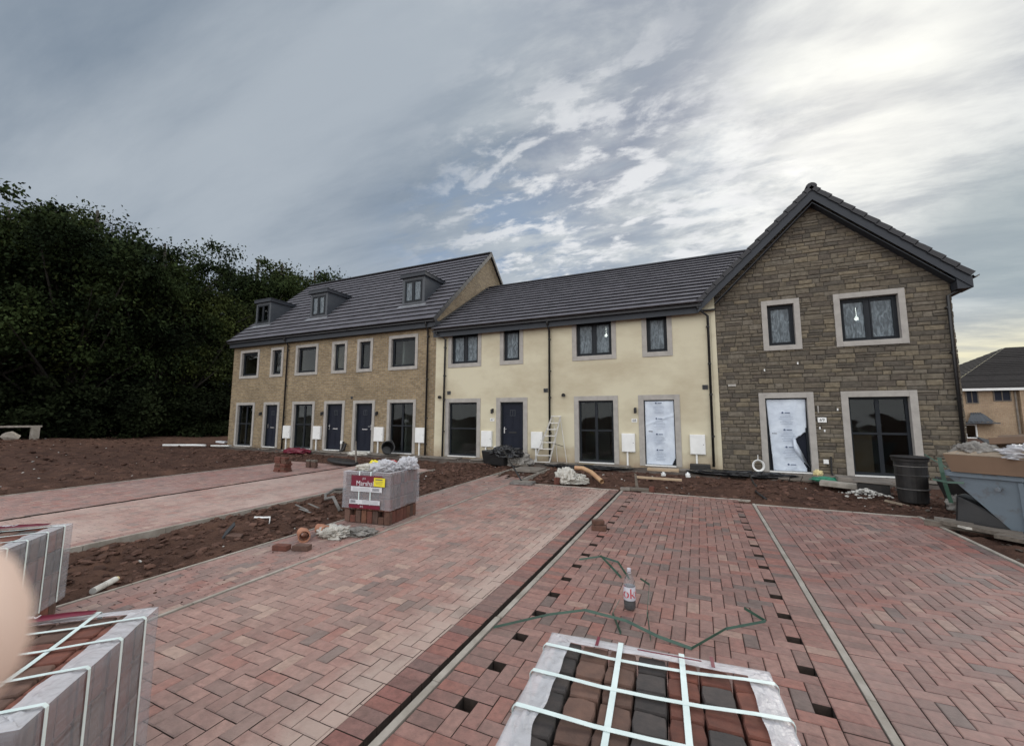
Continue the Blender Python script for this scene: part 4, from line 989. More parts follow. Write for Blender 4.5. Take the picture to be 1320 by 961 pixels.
# undergrowth filling the foot of the wood
cr = []
for k in range(46):
    a = -83+k*.85; rr_ = rnd(34.5,39); x,y = az(a, rr_ + (5 if a > -60 else 0)); cr.append((x,y,base_h(x,y)+1.5,2.2,2.2,1.9))
o,_ = leaf_cloud('undergrowth', 5, cr, 110000, .20, M['leaf2'], clumps=700); tag(o, 'dense dark undergrowth along the foot of the wood', 'undergrowth', kind='stuff')
cr = []
for k in range(40):
    a = -88+k*1.15; x,y = az(a, rnd(54,60)); cr.append((x,y,base_h(x,y)+2.4,4,4,2.6))
o,_ = leaf_cloud('far_wood', 6, cr, 90000, .5, M['leaf2'], clumps=520); tag(o, 'solid mass of dark woodland behind the first trees', 'wood', kind='stuff')

# ------------------------------------------------------------------ low rail, long white pipe
t = empty('timber_rail', (-31.8,8.2,base_h(-31.8,8.2)), 'low pale timber rail on a post at the far left, before the dark wood', 'rail')
b = MB(); zt = 1.24; b.box(-33.6,-31.4,-2,9.62,zt-.10,zt); b.v = [(-31.6-.35*(9.6-p[1])*.3+ (.07 if p[0]>-32 else 0), p[1], p[2]) for p in b.v]; b.build('rail', M['kerb'], t, bevel=.01)
b = MB(); b.box(-31.72,-31.5,9.25,9.55,base_h(-31.6,9.4)-.3,zt-.101); b.build('post', M['kerb'], t, bevel=.01)
b = MB(); rock(b, -31.4, 8.5, base_h(-31.4,8.5)+.14, .32, flat=1); tag(b.build('boulder', M['kerb']), 'grey lump of rubble on the soil beside the low rail', 'rubble')
b = MB(); b.tube([(-23.9,11.45,.33),(-22.4,12.05,.34),(-21.9,12.25,.33)], .055, 10); tag(b.build('drain_pipe', M['white'], smooth_=True), 'long white plastic pipe lying on soil at the left end of the brick houses', 'pipe')
b = MB(); b.obox((-21.2,12.55,.33),(.9,.2,.05),(0,0,.4)); tag(b.build('plastic_strip', M['white']), 'short white strip between the long pipe and the brick wall', 'strip')
b = MB(); b.obox((-22.9,13.6,.40),(.5,.3,.08),(0,.1,.3)); tag(b.build('board_offcut', M['labelwhite']), 'white board scrap behind the end of the brick house', 'offcut')

# ------------------------------------------------------------------ block packs
def block_pack(loc, rz, w, d, h, label, m_top, zfilm, seed, name='paver_pack', rim=(.07,.07,.07,.07), straps_x=(), straps_y=(), lays=4, cols=7, rows=8, toplab=None, front=False, wrapm='wrap', showtop=True):
    """local frame: x across, y away; origin at the base centre"""
    rs_ = random.Random(seed); T = empty(name, loc, label, 'block pack', 'film wrapped packs of paving blocks', rz)
    lh = h/lays; cw, cd_ = (w-.03)/cols, (d-.03)/rows
    mbs = [MB() for _ in m_top]
    for k in range(lays):
        for i in range(cols):
            for j in range(rows):
                if 0 < k < lays-1 and 0 < i < cols-1 and 0 < j < rows-1: continue
                if k == 0 and lays and (j in (0,rows-1)) and i in (1,cols-2) and front: 
                    pass
                cx = -w/2+.015+(i+.5)*cw+rs_.uniform(-.002,.002); cy = -d/2+.015+(j+.5)*cd_+rs_.uniform(-.002,.002); g_ = .0028
                hx, hy = cw/2-g_, cd_/2-g_; z0, z1 = k*lh+.002, (k+1)*lh-.003+rs_.uniform(-.0018,.0008)
                if k == 0 and front and j == 0 and i in (1,cols-2): z0, z1 = 0.002, lh*.55
                c = .006
                ring = []
                for (px,py) in ((-1,-1),(0,-1),(1,-1),(1,0),(1,1),(0,1),(-1,1),(-1,0)):
                    ring.append((px*hx*(1 if px*py==0 else .93)+rs_.uniform(-.0025,.0025), py*hy*(1 if px*py==0 else .93)+rs_.uniform(-.0025,.0025)))
                vs = [(cx+a, cy+b_, z0+.004) for a,b_ in ring]+[(cx+a, cy+b_, z1-c) for a,b_ in ring]+[(cx+a*.93, cy+b_*.93, z1+rs_.uniform(-.0012,.0008)) for a,b_ in ring]+[(cx,cy,z1+.0008)]
                fs = [tuple(range(8))[::-1]]+[(q,(q+1)%8,8+(q+1)%8,8+q) for q in range(8)]+[(8+q,8+(q+1)%8,16+(q+1)%8,16+q) for q in range(8)]+[(16+q,16+(q+1)%8,24) for q in range(8)]
                mbs[(m_top_pick(seed,i,j,k,rs_)) % len(mbs)].add(vs, fs)
    full = MB()
    for q, b_ in enumerate(mbs):
        o_ = len(full.v); full.v += b_.v; full.f += [tuple(i+o_ for i in f) for f in b_.f]; full.m += [q]*len(b_.f)
    full.build('blocks', [M[x] for x in m_top], T, local=True)
    # film: round the sides and folded over the top edge
    mb = MB(); per = []; n = 60; e = .012; hw, hd = w/2+e, d/2+e
    for (a,b_,side) in (((-hw,-hd),(hw,-hd),0),((hw,-hd),(hw,hd),1),((hw,hd),(-hw,hd),2),((-hw,hd),(-hw,-hd),3)):
        for i in range(n): 
            tt = i/n; per.append((a[0]+(b_[0]-a[0])*tt, a[1]+(b_[1]-a[1])*tt, side, tt))
    NP = len(per); rows_ = []
    def disp(x,y,z,s): 
        v = Vector((x*3+seed, y*3, z*9)); return noise.noise(v)*s + noise.noise(v*3.1)*s*.5
    nz = 14
    for k in range(nz+1):
        z = zfilm+(h+.008-zfilm)*k/nz; row = []
        for (x,y,side,tt) in per:
            dd = disp(x,y,z,.010)*(1 if 0<k<nz else .6)+ (.006 if k==0 else 0); nx_,ny_ = ((0,-1),(1,0),(0,1),(-1,0))[side]
            bulge = .010*math.sin(math.pi*tt)
            row.append((x+nx_*(abs(dd)+bulge*.0), y+ny_*abs(dd), z+(disp(x,y,1,.012) if k==0 else 0)))
        rows_.append(row)
    nr = 9
    for k in range(1,nr+1):
        row = []
        for (x,y,side,tt) in per:
            rm = rim[side]*(1+.30*noise.noise(Vector((x*5+seed,y*5,2)))); prv = rim[(side-1)%4]; nxt = rim[(side+1)%4]
            f_ = k/nr
            lx = x; ly = y
            ax = hw-(rim[1] if x > 0 else rim[3])*f_*(1+.25*noise.noise(Vector((y*7,seed,3)))); ay = hd-(rim[2] if y > 0 else rim[0])*f_*(1+.25*noise.noise(Vector((x*7,seed,5))))
            lx = max(-ax, min(ax, x)); ly = max(-ay, min(ay, y))
            row.append((lx, ly, h+.007+.010*abs(noise.noise(Vector((x*11+y*4,y*19,f_*5+seed))))*math.sin(math.pi*min(1,f_*.9))+ .003*f_))
        rows_.append(row)
    for row in rows_: mb.v += row
    for k in range(len(rows_)-1):
        for i in range(NP): mb.f.append((k*NP+i, k*NP+(i+1)%NP, (k+1)*NP+(i+1)%NP, (k+1)*NP+i)); mb.m.append(0 if k < nz else 1)
    mb.build('stretch_film', [M[wrapm], M['wraprim']], T, local=True, smooth_=True)
    for (x,tilt) in straps_x:                      # running front to back
        s = MB(); y0_,y1_ = -hd-.007, hd+.007; zt = h+.017
        s.ribbon([(x-tilt,y0_,zfilm),(x-tilt,y0_,zt-.010),(x-tilt,y0_+.010,zt),(x-tilt*.9,y0_+.09,zt-.003),(x-tilt*.5,-d*.2,h+.006),(x,0,h+.004),(x+tilt*.5,d*.2,h+.006),(x+tilt*.9,y1_-.09,zt-.003),(x+tilt,y1_-.010,zt),(x+tilt,y1_,zt-.010),(x+tilt,y1_,zfilm)], .019, (1,0,0), .0006); s.build('strap', M['strap'], T, local=True)
    for (y,tilt) in straps_y:
        s = MB(); x0_,x1_ = -hw-.007, hw+.007; zt = h+.020
        s.ribbon([(x0_,y-tilt,zfilm),(x0_,y-tilt,zt-.010),(x0_+.010,y-tilt,zt),(x0_+.10,y-tilt*.9,zt-.003),(-w*.2,y-tilt*.5,h+.008),(0,y,h+.006),(w*.2,y+tilt*.5,h+.008),(x1_-.10,y+tilt*.9,zt-.003),(x1_-.010,y+tilt,zt),(x1_,y+tilt,zt-.010),(x1_,y+tilt,zfilm)], .017, (0,1,0), .0006); s.build('strap', M['strap'], T, local=True)
    return T
def m_top_pick(seed, i, j, k, rs_):
    if seed == 1:                    # the near pack: columns laid in dark, brown and red batches
        return [0,1,1,0,2,2,2][i] if rs_.random() > .12 else rs_.choice([0,1,2])
    return rs_.choice([0,1,1,2])
FP = block_pack((-.166,1.315,zg(1.3)), R(4.7), .76, .86, .80, 'film wrapped block pack at the bottom centre with dark, brown and red blocks under straps', ['blockdark','blockbrown','blockred'], .05, 1,
    rim=(.07,.075,.055,.085), straps_x=((-.115,.0),(.105,.0)), straps_y=((.34,.012),(.165,.012),(-.02,.012),(-.22,.012)), wrapm='wrapclear')
PA = block_pack((-2.605,.66,zg(.7)), R(43), .86, .86, .72, 'near left block pack with red blocks under pale straps, closest to the hand', ['blockred','blockbrown','blockred'], .05, 5,
    rim=(.10,.10,.06,.07), straps_x=((-.1,.0),(.2,.0)), straps_y=((.30,.0),(.10,.0),(-.12,.0),(-.34,.0)))
PB = block_pack((-5.10,1.19,zg(1.2)), R(47), .86, .92, .74, 'farther left block pack half behind the near one, with a maroon band across its top', ['blockred','blockbrown','blockdark'], .13, 8,
    rim=(.08,.10,.06,.07), straps_x=((-.15,0),), straps_y=((.34,.0),(.12,.0),(-.12,.0),(-.33,.0)))
PC = block_pack((-4.83,5.46,zg(5.4)), R(6.5), .86, .82, .78, 'film wrapped block pack with a printed maroon and yellow label, standing on the path', ['blockred','block','blockbrown'], .23, 11,
    rim=(.06,.06,.06,.06), straps_x=((-.13,0),(.08,0)), cols=8, rows=8, front=True)
# printed bands
def top_band(P, x0, x1, y, z, txt, wdt=.085, flip=False, ts=.055):
    b = MB(); n = 14; vs=[]
    for i in range(n+1):
        x = x0+(x1-x0)*i/n; q = .008*noise.noise(Vector((x*9,y,z)))
        vs += [(x,y-wdt/2*(1-.5*abs(2*i/n-1)**3),z+abs(q)),(x,y+wdt/2*(1-.5*abs(2*i/n-1)**3),z+abs(q)+.004)]
    b.add(vs, [(2*i,2*i+2,2*i+3,2*i+1) for i in range(n)]); o = b.build('printed_band', M['maroon'], P, local=True, smooth_=True); sm = o.modifiers.new('solid','SOLIDIFY'); sm.thickness=.002
    Mt = Matrix.Translation((( x0+x1)/2, y, z+.012)) @ (Matrix.Rotation(R(180),4,'Z') if flip else Matrix.Identity(4))
    t = text_mesh(txt, ts, M['labelwhite'], 'band_lettering', o, Mt, .001)
top_band(PB, -.40, .32, .40, .766, 'Marshalls', .09, True, .085)
top_band(PA, -.40, .20, .405, .748, 'Marshalls', .06, True, .05)
top_band(FP, -.20, -.17, .385, .826, '', .05) if False else None
b = MB()
for (x,wd) in ((-.205,.012),(.20,.012)): b = MB(); b.box(x,x+wd,.365,.43,.828,.830); b.build('printed_mark', M['maroon'], FP, local=True)
b = MB(); b.box(-.05,.17,.385,.390,.829,.831); b.build('printed_mark', M['maroon'], FP, local=True)
# label on the path pack
y_ = -.82/2-.030
b = MB(); b.box(-.30,.27,y_-.002,y_,.235,.29); b.build('printed_label', M['maroon'], PC, local=True)
b = MB(); b.box(-.27,.30,y_-.002,y_,.575,.735)
lb = b.build('printed_label', M['maroon'], PC, local=True)
b = MB(); b.box(-.27,.30,y_-.003,y_-.0005,.49,.565); b.box(-.29,.27,y_-.003,y_-.0005,.30,.365); lw = b.build('label_panel', M['labelwhite'], lb, local=True)
b = MB(); 
for i in range(14): 
    xx_ = .13+i*.009; b.box(xx_,xx_+.004,y_-.0045,y_-.0032,.505,.55)
    xx_ = -.27+i*.007; b.box(xx_,xx_+.003,y_-.0045,y_-.0032,.315,.355)
for i in range(3): b.box(-.24,.08,y_-.0045,y_-.0032,.507+i*.018,.510+i*.018); b.box(-.05,.24,y_-.0045,y_-.0032,.312+i*.018,.315+i*.018)
b.build('barcode', M['barcode'], lw, local=True)
text_mesh('Marshalls', .105, M['labelwhite'], 'label_lettering', lb, Matrix.Translation((.02,y_-.004,.615)) @ Matrix.Rotation(R(90),4,'X'), .001)
text_mesh('J13', .045, M['labelwhite'], 'label_lettering', lb, Matrix.Translation((-.03,y_-.004,.69)) @ Matrix.Rotation(R(90),4,'X'), .001)
text_mesh('015', .035, M['labelwhite'], 'label_lettering', lb, Matrix.Translation((-.06,y_-.004,.262)) @ Matrix.Rotation(R(90),4,'X'), .001)
b = MB(); b.obox((.255,y_-.009,.645),(.20,.003,.13),(0,.02,0)); ys_ = b.build('yellow_sticker', M['yellow'], PC, local=True)
b = MB(); b.obox((.245,y_-.0115,.685),(.13,.001,.016),(0,.02,0))
for k in range(3): b.obox((.25,y_-.0115,.655-.02*k),(.15-.02*k,.001,.004),(0,.02,0))
b.build('sticker_print', M['barcode'], ys_, local=True)

def crumple(name, c, r, m, label=None, cat=None, seed=0, sub=5, amp=.35, freq=3.0, parent=None, flat=True, rz=0, ridge=True):
    bm = bmesh.new(); bmesh.ops.create_icosphere(bm, subdivisions=sub, radius=1)
    Mr = Matrix.Rotation(rz,3,'Z')
    for v in bm.verts:
        p = v.co.copy(); q = p*freq*.62+Vector((seed*3.1,seed*1.7,0)); q = q+Vector((noise.noise(q*.9+Vector((9,0,0))),noise.noise(q*.9+Vector((0,9,0))),noise.noise(q*.9+Vector((0,0,9)))))*.9; n = noise.fractal(q,1.3,2.1,3)*.8; rg = 1-abs(noise.noise(Vector((q.x*2.6,q.y*1.1,q.z*1.6))))*3.2
        k = 1+amp*n+(amp*.55*rg if ridge else 0); p = Vector((p.x*r[0]*k, p.y*r[1]*k, p.z*r[2]*k))
        if flat and p.z < -r[2]*.45: p.z = -r[2]*.45+.1*(p.z+r[2]*.45)
        v.co = Mr @ p
    lo = min(v.co.z for v in bm.verts)
    for v in bm.verts: v.co.z -= lo
    me = bpy.data.meshes.new(name); bm.to_mesh(me); bm.free(); me.materials.append(m); me.polygons.foreach_set('use_smooth',[True]*len(me.polygons))
    o = bpy.data.objects.new(name, me); COL.objects.link(o)
    if parent: o.parent = parent; o.location = Vector(c)-WL(parent)
    else: o.location = c
    LOC[o.name] = Vector(c); tag(o, label, cat); return o
# rubbish lying on the path pack
zt = zg(5.4)+.80
crumple('crumpled_film', (-5.02,5.35,zt-.02), (.20,.14,.055), M['cloth'], 'crumpled white film over the left half of the labelled pack', 'plastic film', 3, amp=.5)
crumple('crumpled_film', (-4.68,5.33,zt-.02), (.20,.13,.10), M['wraprim'], 'clear film bunched up at the middle of the labelled pack', 'plastic film', 6, amp=.6)
crumple('crumpled_film', (-4.52,5.70,zt-.02), (.16,.13,.11), M['wraprim'], 'peaked film at the right rear corner of the labelled pack', 'plastic film', 9, amp=.6)
crumple('work_glove', (-5.08,5.52,zt+.02), (.08,.06,.055), M['yellow'], 'bright yellow glove on top of the labelled pack', 'glove', 4, sub=4, amp=.6)
crumple('pink_bag', (-4.66,5.50,zt+.06), (.055,.05,.045), M['colared'], 'small pink red scrap at the top of the labelled pack', 'scrap', 2, sub=4, amp=.5)
b = MB(); b.tube([(-5.15,5.20,zt+.02),(-4.95,5.45,zt+.06),(-4.72,5.62,zt+.10)],.014,8); tag(b.build('wood_stick', M['cardedge'], smooth_=True), 'pale stick lying across the top of the labelled pack', 'stick')

# ------------------------------------------------------------------ small things on the paving and the soil
def brick(mb, c, rz, tilt=(0,0), s=(.2,.1,.06)): mb.obox(c, s, (tilt[0],tilt[1],rz))
def brick_thing(c, rz, m, label, tilt=(0,0), s=(.2,.1,.06), group=None):
    b = MB(); brick(b,(0,0,s[2]/2),0,(0,0),s); o = b.build('paving_block', m, local=True, bevel=.006); o.location = c; o.rotation_euler = (tilt[0],tilt[1],rz); LOC[o.name]=Vector(c); tag(o, label, 'paving block', group); return o
# ragged red stack on the drive: courses of blocks
rs_ = random.Random(12); k = 0
for lay in range(7):
    for q in range(4 if lay < 5 else 2):
        cx = -11.28+(-.22 if q % 2 else .02)+rs_.uniform(-.03,.03)+.1; cy = 8.42+(.11 if q > 1 else 0)+rs_.uniform(-.02,.02)
        o = brick_thing((cx*1.0+ .0, cy, zg(8.4)+.002+lay*.062), rs_.uniform(-.18,.18)+(.3 if lay%2 else 0)*0, random.choice([M['blockred'],M['blockred'],M['block']]), 'red block in the tall ragged stack on the far drive', group='red blocks stacked on the far drive', s=(.23,.12,.06)); k += 1
for lay in range(4):
    for q in range(2):
        brick_thing((-11.35+q*.24-.05*lay*0, 9.42, zg(9.4)+.002+lay*.062), rs_.uniform(-.2,.2), M['oldwood'] if lay==3 else M['blockbrown'], 'brown block in the low stack behind the tall red one', group='brown blocks in the low stack')
crumple('red_plastic', (-15.6,12.3,.2), (.65,.3,.13), M['colared'], 'dull red plastic heaped on the soil before the middle brick house', 'plastic', 5, sub=4)
bpy.data.objects['red_plastic'].data.materials[0] = M['maroon']
brick_thing((-4.86,3.70,zg(3.7)+.001), R(14), M['blockred'], 'left of the two loose blocks lying on the path', s=(.2,.1,.065))
brick_thing((-4.62,3.80,zg(3.8)+.001), R(18), M['blockbrown'], 'right of the two loose blocks lying on the path', s=(.21,.1,.065))
brick_thing((-1.40,6.20,zg(6.2)+.001), R(5), M['block'], 'lower of two blocks stacked by the centre kerb', s=(.21,.13,.07))
brick_thing((-1.42,6.22,zg(6.2)+.073), R(25), M['block'], 'upper, smaller block set on another by the centre kerb', s=(.17,.11,.065))
brick_thing((-1.55,9.48,zg(9.5)+.006), R(4), M['slab'], 'pale block left of the short upright stake', s=(.2,.1,.06))
brick_thing((-.99,9.52,zg(9.5)+.002), R(80), M['blockred'], 'red block standing at the right end of the low board', s=(.10,.10,.12))
brick_thing((-3.17,9.62,zg(9.6)+.004), R(60), M['blockred'], 'red block upright beside the white sack', tilt=(0,0), s=(.13,.08,.16))
for i,(x,y) in enumerate(((-4.15,9.55),(-3.45,9.72))): brick_thing((x,y,zg(9.6)+.004), R(20+50*i), M['slab'] if i==0 else M['blockbrown'], ['pale broken block left of the access cover','brown broken block right of the access cover'][i], s=(.14,.09,.05))
b = MB(); b.obox((-1.27,9.56,zg(9.5)+.035),(.55,.12,.06),(0,0,.05)); tag(b.build('timber_board', M['oldwood'], bevel=.005), 'low weathered board between two blocks at the end of the centre bay', 'board')
b = MB(); b.prism([(-1.35,0),(-1.28,0),(-1.33,.34),(-1.37,.36)], 9.66, 9.70, 'y'); b.v=[(p[0],p[1],p[2]+zg(9.6)) for p in b.v]; tag(b.build('wooden_stake', M['oldwood']), 'short dark stake standing in the soil behind the centre bay', 'stake')
# access cover frame with a dark stick resting on it
t = empty('access_cover', (-3.95,9.35,zg(9.35)), 'square grey metal access cover lying at the top of the left bay', 'cover')
b = MB(); b.obox((-3.95,9.35,zg(9.3)+.03),(.55,.40,.05),(0,0,.12)); b.build('frame', M['hose'], t, bevel=.006)
b = MB(); b.obox((-3.95,9.35,zg(9.3)+.060),(.46,.32,.01),(0,0,.12)); b.build('lid', M['slab'], t, bevel=.003)
# black tub with sheeting, shovel
t = empty('builders_tub', (-6.05,12.15,zg(12)+.02), 'black plastic tub draped with grey and black sheeting, before the navy door', 'tub')
b = MB(); q = [(-6.55,12.0),(-5.65,11.85),(-5.45,12.35),(-6.4,12.5)]; 
b.add([(x*1.0,y,zg(12)+.03) for x,y in inset(q,.06)]+[(x,y,zg(12)+.50) for x,y in q],[(0,1,2,3),(0,4,5,1),(1,5,6,2),(2,6,7,3),(3,7,4,0),(4,7,6,5)]); b.build('tub', M['black'], t, bevel=.03)
crumple('sheeting', (-5.72,12.15,zg(12)+.30), (.50,.30,.20), M['blackbag'], None, None, 7, amp=.55, parent=t)
crumple('crumpled_sack', (-5.32,12.25,zg(12)+.02), (.36,.26,.24), M['greysack'], 'grey crumpled sacking right of the black tub', 'sack', 8, amp=.5)
b = MB(); b.obox((-5.15,12.0,zg(12)+.09),(.5,.12,.04),(.05,.1,.2)); tag(b.build('board_offcut', M['oldwood']), 'short board under the grey sacking near the ladder', 'offcut')
b = MB(); b.tube([(-5.62,11.75,.70),(-4.02,9.42,zg(9.4)+.075)],.022,8); tag(b.build('shovel_handle', M['blackdirty'], smooth_=True), 'dark pole leaning from the black tub down to the access cover', 'pole')
# slab closing the path
b = MB(); b.box(-5.15,-4.3,11.35,12.1,zg(11.7)-.03,zg(11.7)+.05); tag(b.build('kerb_stone', M['slab'], bevel=.008), 'pale stone slab lying across the end of the path', 'slab')
# ladder
t = empty('step_ladder', (-4.6,12.95,.2), 'worn aluminium stepladder against the cream wall by the downpipe', 'ladder')
fa, fb, ta, tb = Vector((-5.02,12.78,.20)), Vector((-4.52,12.90,.21)), Vector((-4.44,13.0,1.74)), Vector((-4.17,13.08,1.75))
b = MB()
b.tube([fa,ta],.026,4); b.build('stile', M['alu'], t)
b = MB(); b.tube([fb,tb],.026,4); b.build('stile', M['alu'], t)
for k in range(7):
    f_ = (k+.35)/7.3; a_, c_ = fa.lerp(ta,f_), fb.lerp(tb,f_); b = MB(); mid=(a_+c_)/2; b.obox(mid,((c_-a_).length,.075,.03),(0,0,math.atan2(c_.y-a_.y,c_.x-a_.x))); b.build('step', M['alu'], t)
b = MB(); b.obox((ta+tb)/2+Vector((0,0,.02)),(.34,.13,.03),(0,0,.28)); b.build('top_tread', M['alu'], t)
for s0,s1 in (((-4.40,13.05,1.70),(-4.32,13.2,.22)),((-4.18,13.1,1.70),(-4.0,13.2,.22))): b = MB(); b.tube([s0,s1],.013,6); b.build('rear_leg', M['alu'], t)
b = MB(); b.tube([(-4.62,12.9,.95),(-4.1,13.15,.78)],.010,6); b.build('spreader', M['black'], t)
# meter cable boots by the doors
for (x,lab) in ((-6.62,'small white socket box on a black duct left of the navy cream house door'),(-14.0,'small white socket box with black boots by the middle brick house door')):
    t = empty('cable_outlet', (x,D-.1,.2), lab, 'outlet'); b = MB(); b.box(x-.06,x+.06,D-.09,D-.01,.58,.70); b.build('box', M['white'], t, bevel=.006)
    b = MB(); b.tube([(x+.09,D-.06,.68),(x+.05,D-.08,.4),(x-.01,D-.12,.20)],.032,8); b.build('duct', M['blackdirty'], t, smooth_=True)
for (x,lab) in ((-13.72,'black boot shaped duct end leaning on brick between two doors'),): 
    b = MB(); b.tube([(x,D-.1,.62),(x-.05,D-.16,.35),(x-.22,D-.3,.22)],[.05,.06,.07],8); tag(b.build('duct_offcut', M['blackdirty'], smooth_=True), lab, 'duct')
# black bucket tipped over
t = empty('builders_bucket', (-11.35,12.85,.2), 'black bucket tipped over before the right window of the brick terrace', 'bucket')
Mb = Euler((R(70),0,R(50))).to_matrix(); b = MB(); b.lathe([(.001,.0),(.17,.0),(.24,.42),(.26,.42),(.26,.40),(.225,.39),(.16,.02),(.001,.02)], (-11.35,12.98,.42), 18, M=Mb, caps=False); b.build('pail', M['black'], t, smooth_=False)
b = MB(); b.tube([Vector((-11.35,12.98,.42))+Mb@Vector((.25*math.cos(q),.25*math.sin(q)*.3+.25*math.sin(q),.41)) for q in np.linspace(0,math.pi,9)],.006,5); b.build('handle', M['hose'], t)
crumple('rubble_bag', (-12.6,12.75,.2), (.5,.22,.09), M['cloth'], 'whitish film scraps on the slabs before the right brick house door', 'film scraps', 12, sub=4)
# dark oval mat/shovel on far soil
b = MB(); b.lathe([(.001,.0),(.55,.02),(.62,.08),(.58,.13),(.001,.11)], (0,0,0), 20); b.v=[(p[0]*1.15,p[1]*.5,p[2]) for p in b.v]; o = b.build('mixing_tray', M['blackdirty'], local=True, smooth_=True); o.location=(-10.9,10.35,zg(10.3)+.03); o.rotation_euler=(0,R(4),R(-5)); LOC[o.name]=o.location.copy()
tag(o, 'flat black oval mixing tray at the far end of the drive', 'tray')
b = MB(); b.tube([(-11.2,11.2,.85),(-10.3,10.35,.22)],.03,8); tag(b.build('shovel_handle', M['oldwood'], smooth_=True), 'dark pole leaning across the black oval tray', 'pole')
# grey duct loop, strips, slate, jar
b = MB(); b.tube([(-5.75,5.45,GZ(-5.75,5.45)+.08),(-6.1,5.62,GZ(-6.1,5.62)+.09),(-6.55,5.85,GZ(-6.55,5.85)+.09),(-6.95,6.2,GZ(-6.95,6.2)+.10),(-7.1,6.55,GZ(-7.1,6.55)+.11),(-6.95,6.85,GZ(-6.95,6.85)+.12),(-6.5,7.0,GZ(-6.5,7)+.13),(-5.9,7.0,GZ(-5.9,7.0)+.10)],.028,8)
tag(b.build('cable_duct', M['hose'], smooth_=True), 'loop of grey duct curving over soil left of the labelled pack', 'duct')
b = MB(); b.ribbon([(-6.6,4.5,GZ(-6.6,4.5)+.05),(-6.4,4.5,GZ(-6.4,4.5)+.06),(-6.15,4.45,GZ(-6.15,4.45)+.05),(-6.02,4.35,GZ(-6.02,4.35)+.02)],.025,(0,.6,.8)); tag(b.build('plastic_strip', M['white']), 'thin white curved strip on soil behind the charcoal slate', 'strip')
b = MB(); b.obox((-6.07,3.78,GZ(-6.07,3.78)+.06),(.15,.22,.015),(.9,.1,-.5)); tag(b.build('roof_slate', M['ctile']), 'charcoal slate stuck upright in the soil strip', 'slate')
brick_thing((-5.95,3.80,GZ(-5.95,3.8)+.0), .5, M['blockbrown'], 'brown block half buried behind the charcoal slate', s=(.2,.1,.06), tilt=(.2,.1))
t = empty('foam_can', (-5.5,2.25,.0), 'pale speckled tube lying on soil behind the near left packs', 'tube', rz=0)
p0, p1 = Vector((-5.42,2.13,GZ(-5.42,2.13)+.075)), Vector((-5.62,2.38,GZ(-5.62,2.38)+.085)); b = MB(); b.tube([p0,p0.lerp(p1,.45)],.030,12); b.tube([p0.lerp(p1,.5),p1],.030,12); b.tube([p0.lerp(p1,.44),p0.lerp(p1,.51)],.026,12); b.build('tube', M['rubble'], t, smooth_=False)
b = MB(); b.tube([p1,p1.lerp(p0,-.1)],.022,10); b.build('cap', M['foam'], t)
b = MB(); 
for (x,y,l) in ((-6.2,5.05,.5),(-6.0,4.95,.35),(-6.1,5.2,.4)): b.obox((x,y,GZ(x,y)+.05),(l,.03,.008),(0,.05,-.3+rnd(-.2,.2)))
tag(b.build('green_strap_offcuts', M['hose'], ), 'greenish strap ends tangled on the soil strip', 'strap ends')
# terracotta bends and white sheeting
def bend(c, rz, label, s=1):
    t = empty('clay_bend', c, label, 'clay pipe', 'clay pipe bends on the path', rz)
    b = MB(); pts = [(-.12*s,0,.07),(-.04*s,0,.072),(.04*s,.02*s,.072),(.09*s,.07*s,.072)]
    b.tube(pts,[.055,.056,.062,.062],18,caps=False); b.tube(pts[::-1],[.052,.052,.048,.046],18,caps=False)
    b.build('pipe', M['clay'], t, local=True, smooth_=True)
    b = MB(); p0 = Vector(pts[0]); b.tube([p0+Vector((-.05,0,0)),p0],[.078,.074],20,caps=False); b.tube([p0,p0+Vector((-.05,0,0))],[.060,.066],20,caps=False)
    n = 20; vs=[]
    for r_ in (.078,.066):
        for k in range(n): a_=2*math.pi*k/n; vs.append((p0.x-.05,r_*math.cos(a_),.07+r_*math.sin(a_)))
    b.add(vs,[(k,(k+1)%n,n+(k+1)%n,n+k) for k in range(n)]); b.build('socket', M['clay'], t, local=True, smooth_=True)
bend((-4.98,4.14,zg(4.1)+.005), R(135), 'clay pipe bend with its open socket facing the camera')
bend((-4.93,4.40,zg(4.4)+.005), R(150), 'clay pipe bend half under the white sheeting')
crumple('plastic_sheeting', (-4.72,4.40,zg(4.4)), (.20,.15,.085), M['cloth'], 'crumpled off white sheeting beside the clay pipes', 'sheeting', 15, amp=.55, freq=3.4)
crumple('plastic_sheeting', (-4.46,4.62,zg(4.6)), (.20,.13,.05), M['greysack'], 'dirty greyish tail of sheeting between the clay pipes and the labelled pack', 'sheeting', 16, amp=.6, freq=3.4)
# white sack and orange pipe
crumple('rubble_sack', (-2.98,9.86,zg(9.8)), (.26,.2,.20), M['cloth'], 'white red flecked sack on the soil at the top of the left bay', 'sack', 21, amp=.5)
crumple('rubble_sack', (-2.72,9.95,zg(9.9)), (.2,.16,.13), M['cloth'], 'small white sack end touching the orange pipe', 'sack', 22, amp=.5)
b = MB(); pts = [(-3.0,10.6,.42),(-2.78,10.6,.42),(-2.5,10.35,.36),(-2.15,9.9,.22)]; b.tube(pts,.055,14,caps=False); b.tube(pts[::-1],.050,14,caps=False); tag(b.build('drain_pipe', M['orangepipe'], smooth_=True), 'bent dusty orange drain pipe on the soil beside the white sack', 'pipe')
b = MB(); b.obox((-.9,10.2,.33),(.98,.06,.05),(0,.02,.08)); tag(b.build('timber_batten', M['wood'], bevel=.004), 'pale timber batten lying on soil below the wrapped door', 'batten')
b = MB(); b.obox((-1.0,12.72,.235),(.85,.3,.09),(0,0,.02)); tag(b.build('door_step', M['wood'], bevel=.01), 'pale wooden step under the wrapped cream house door', 'step')
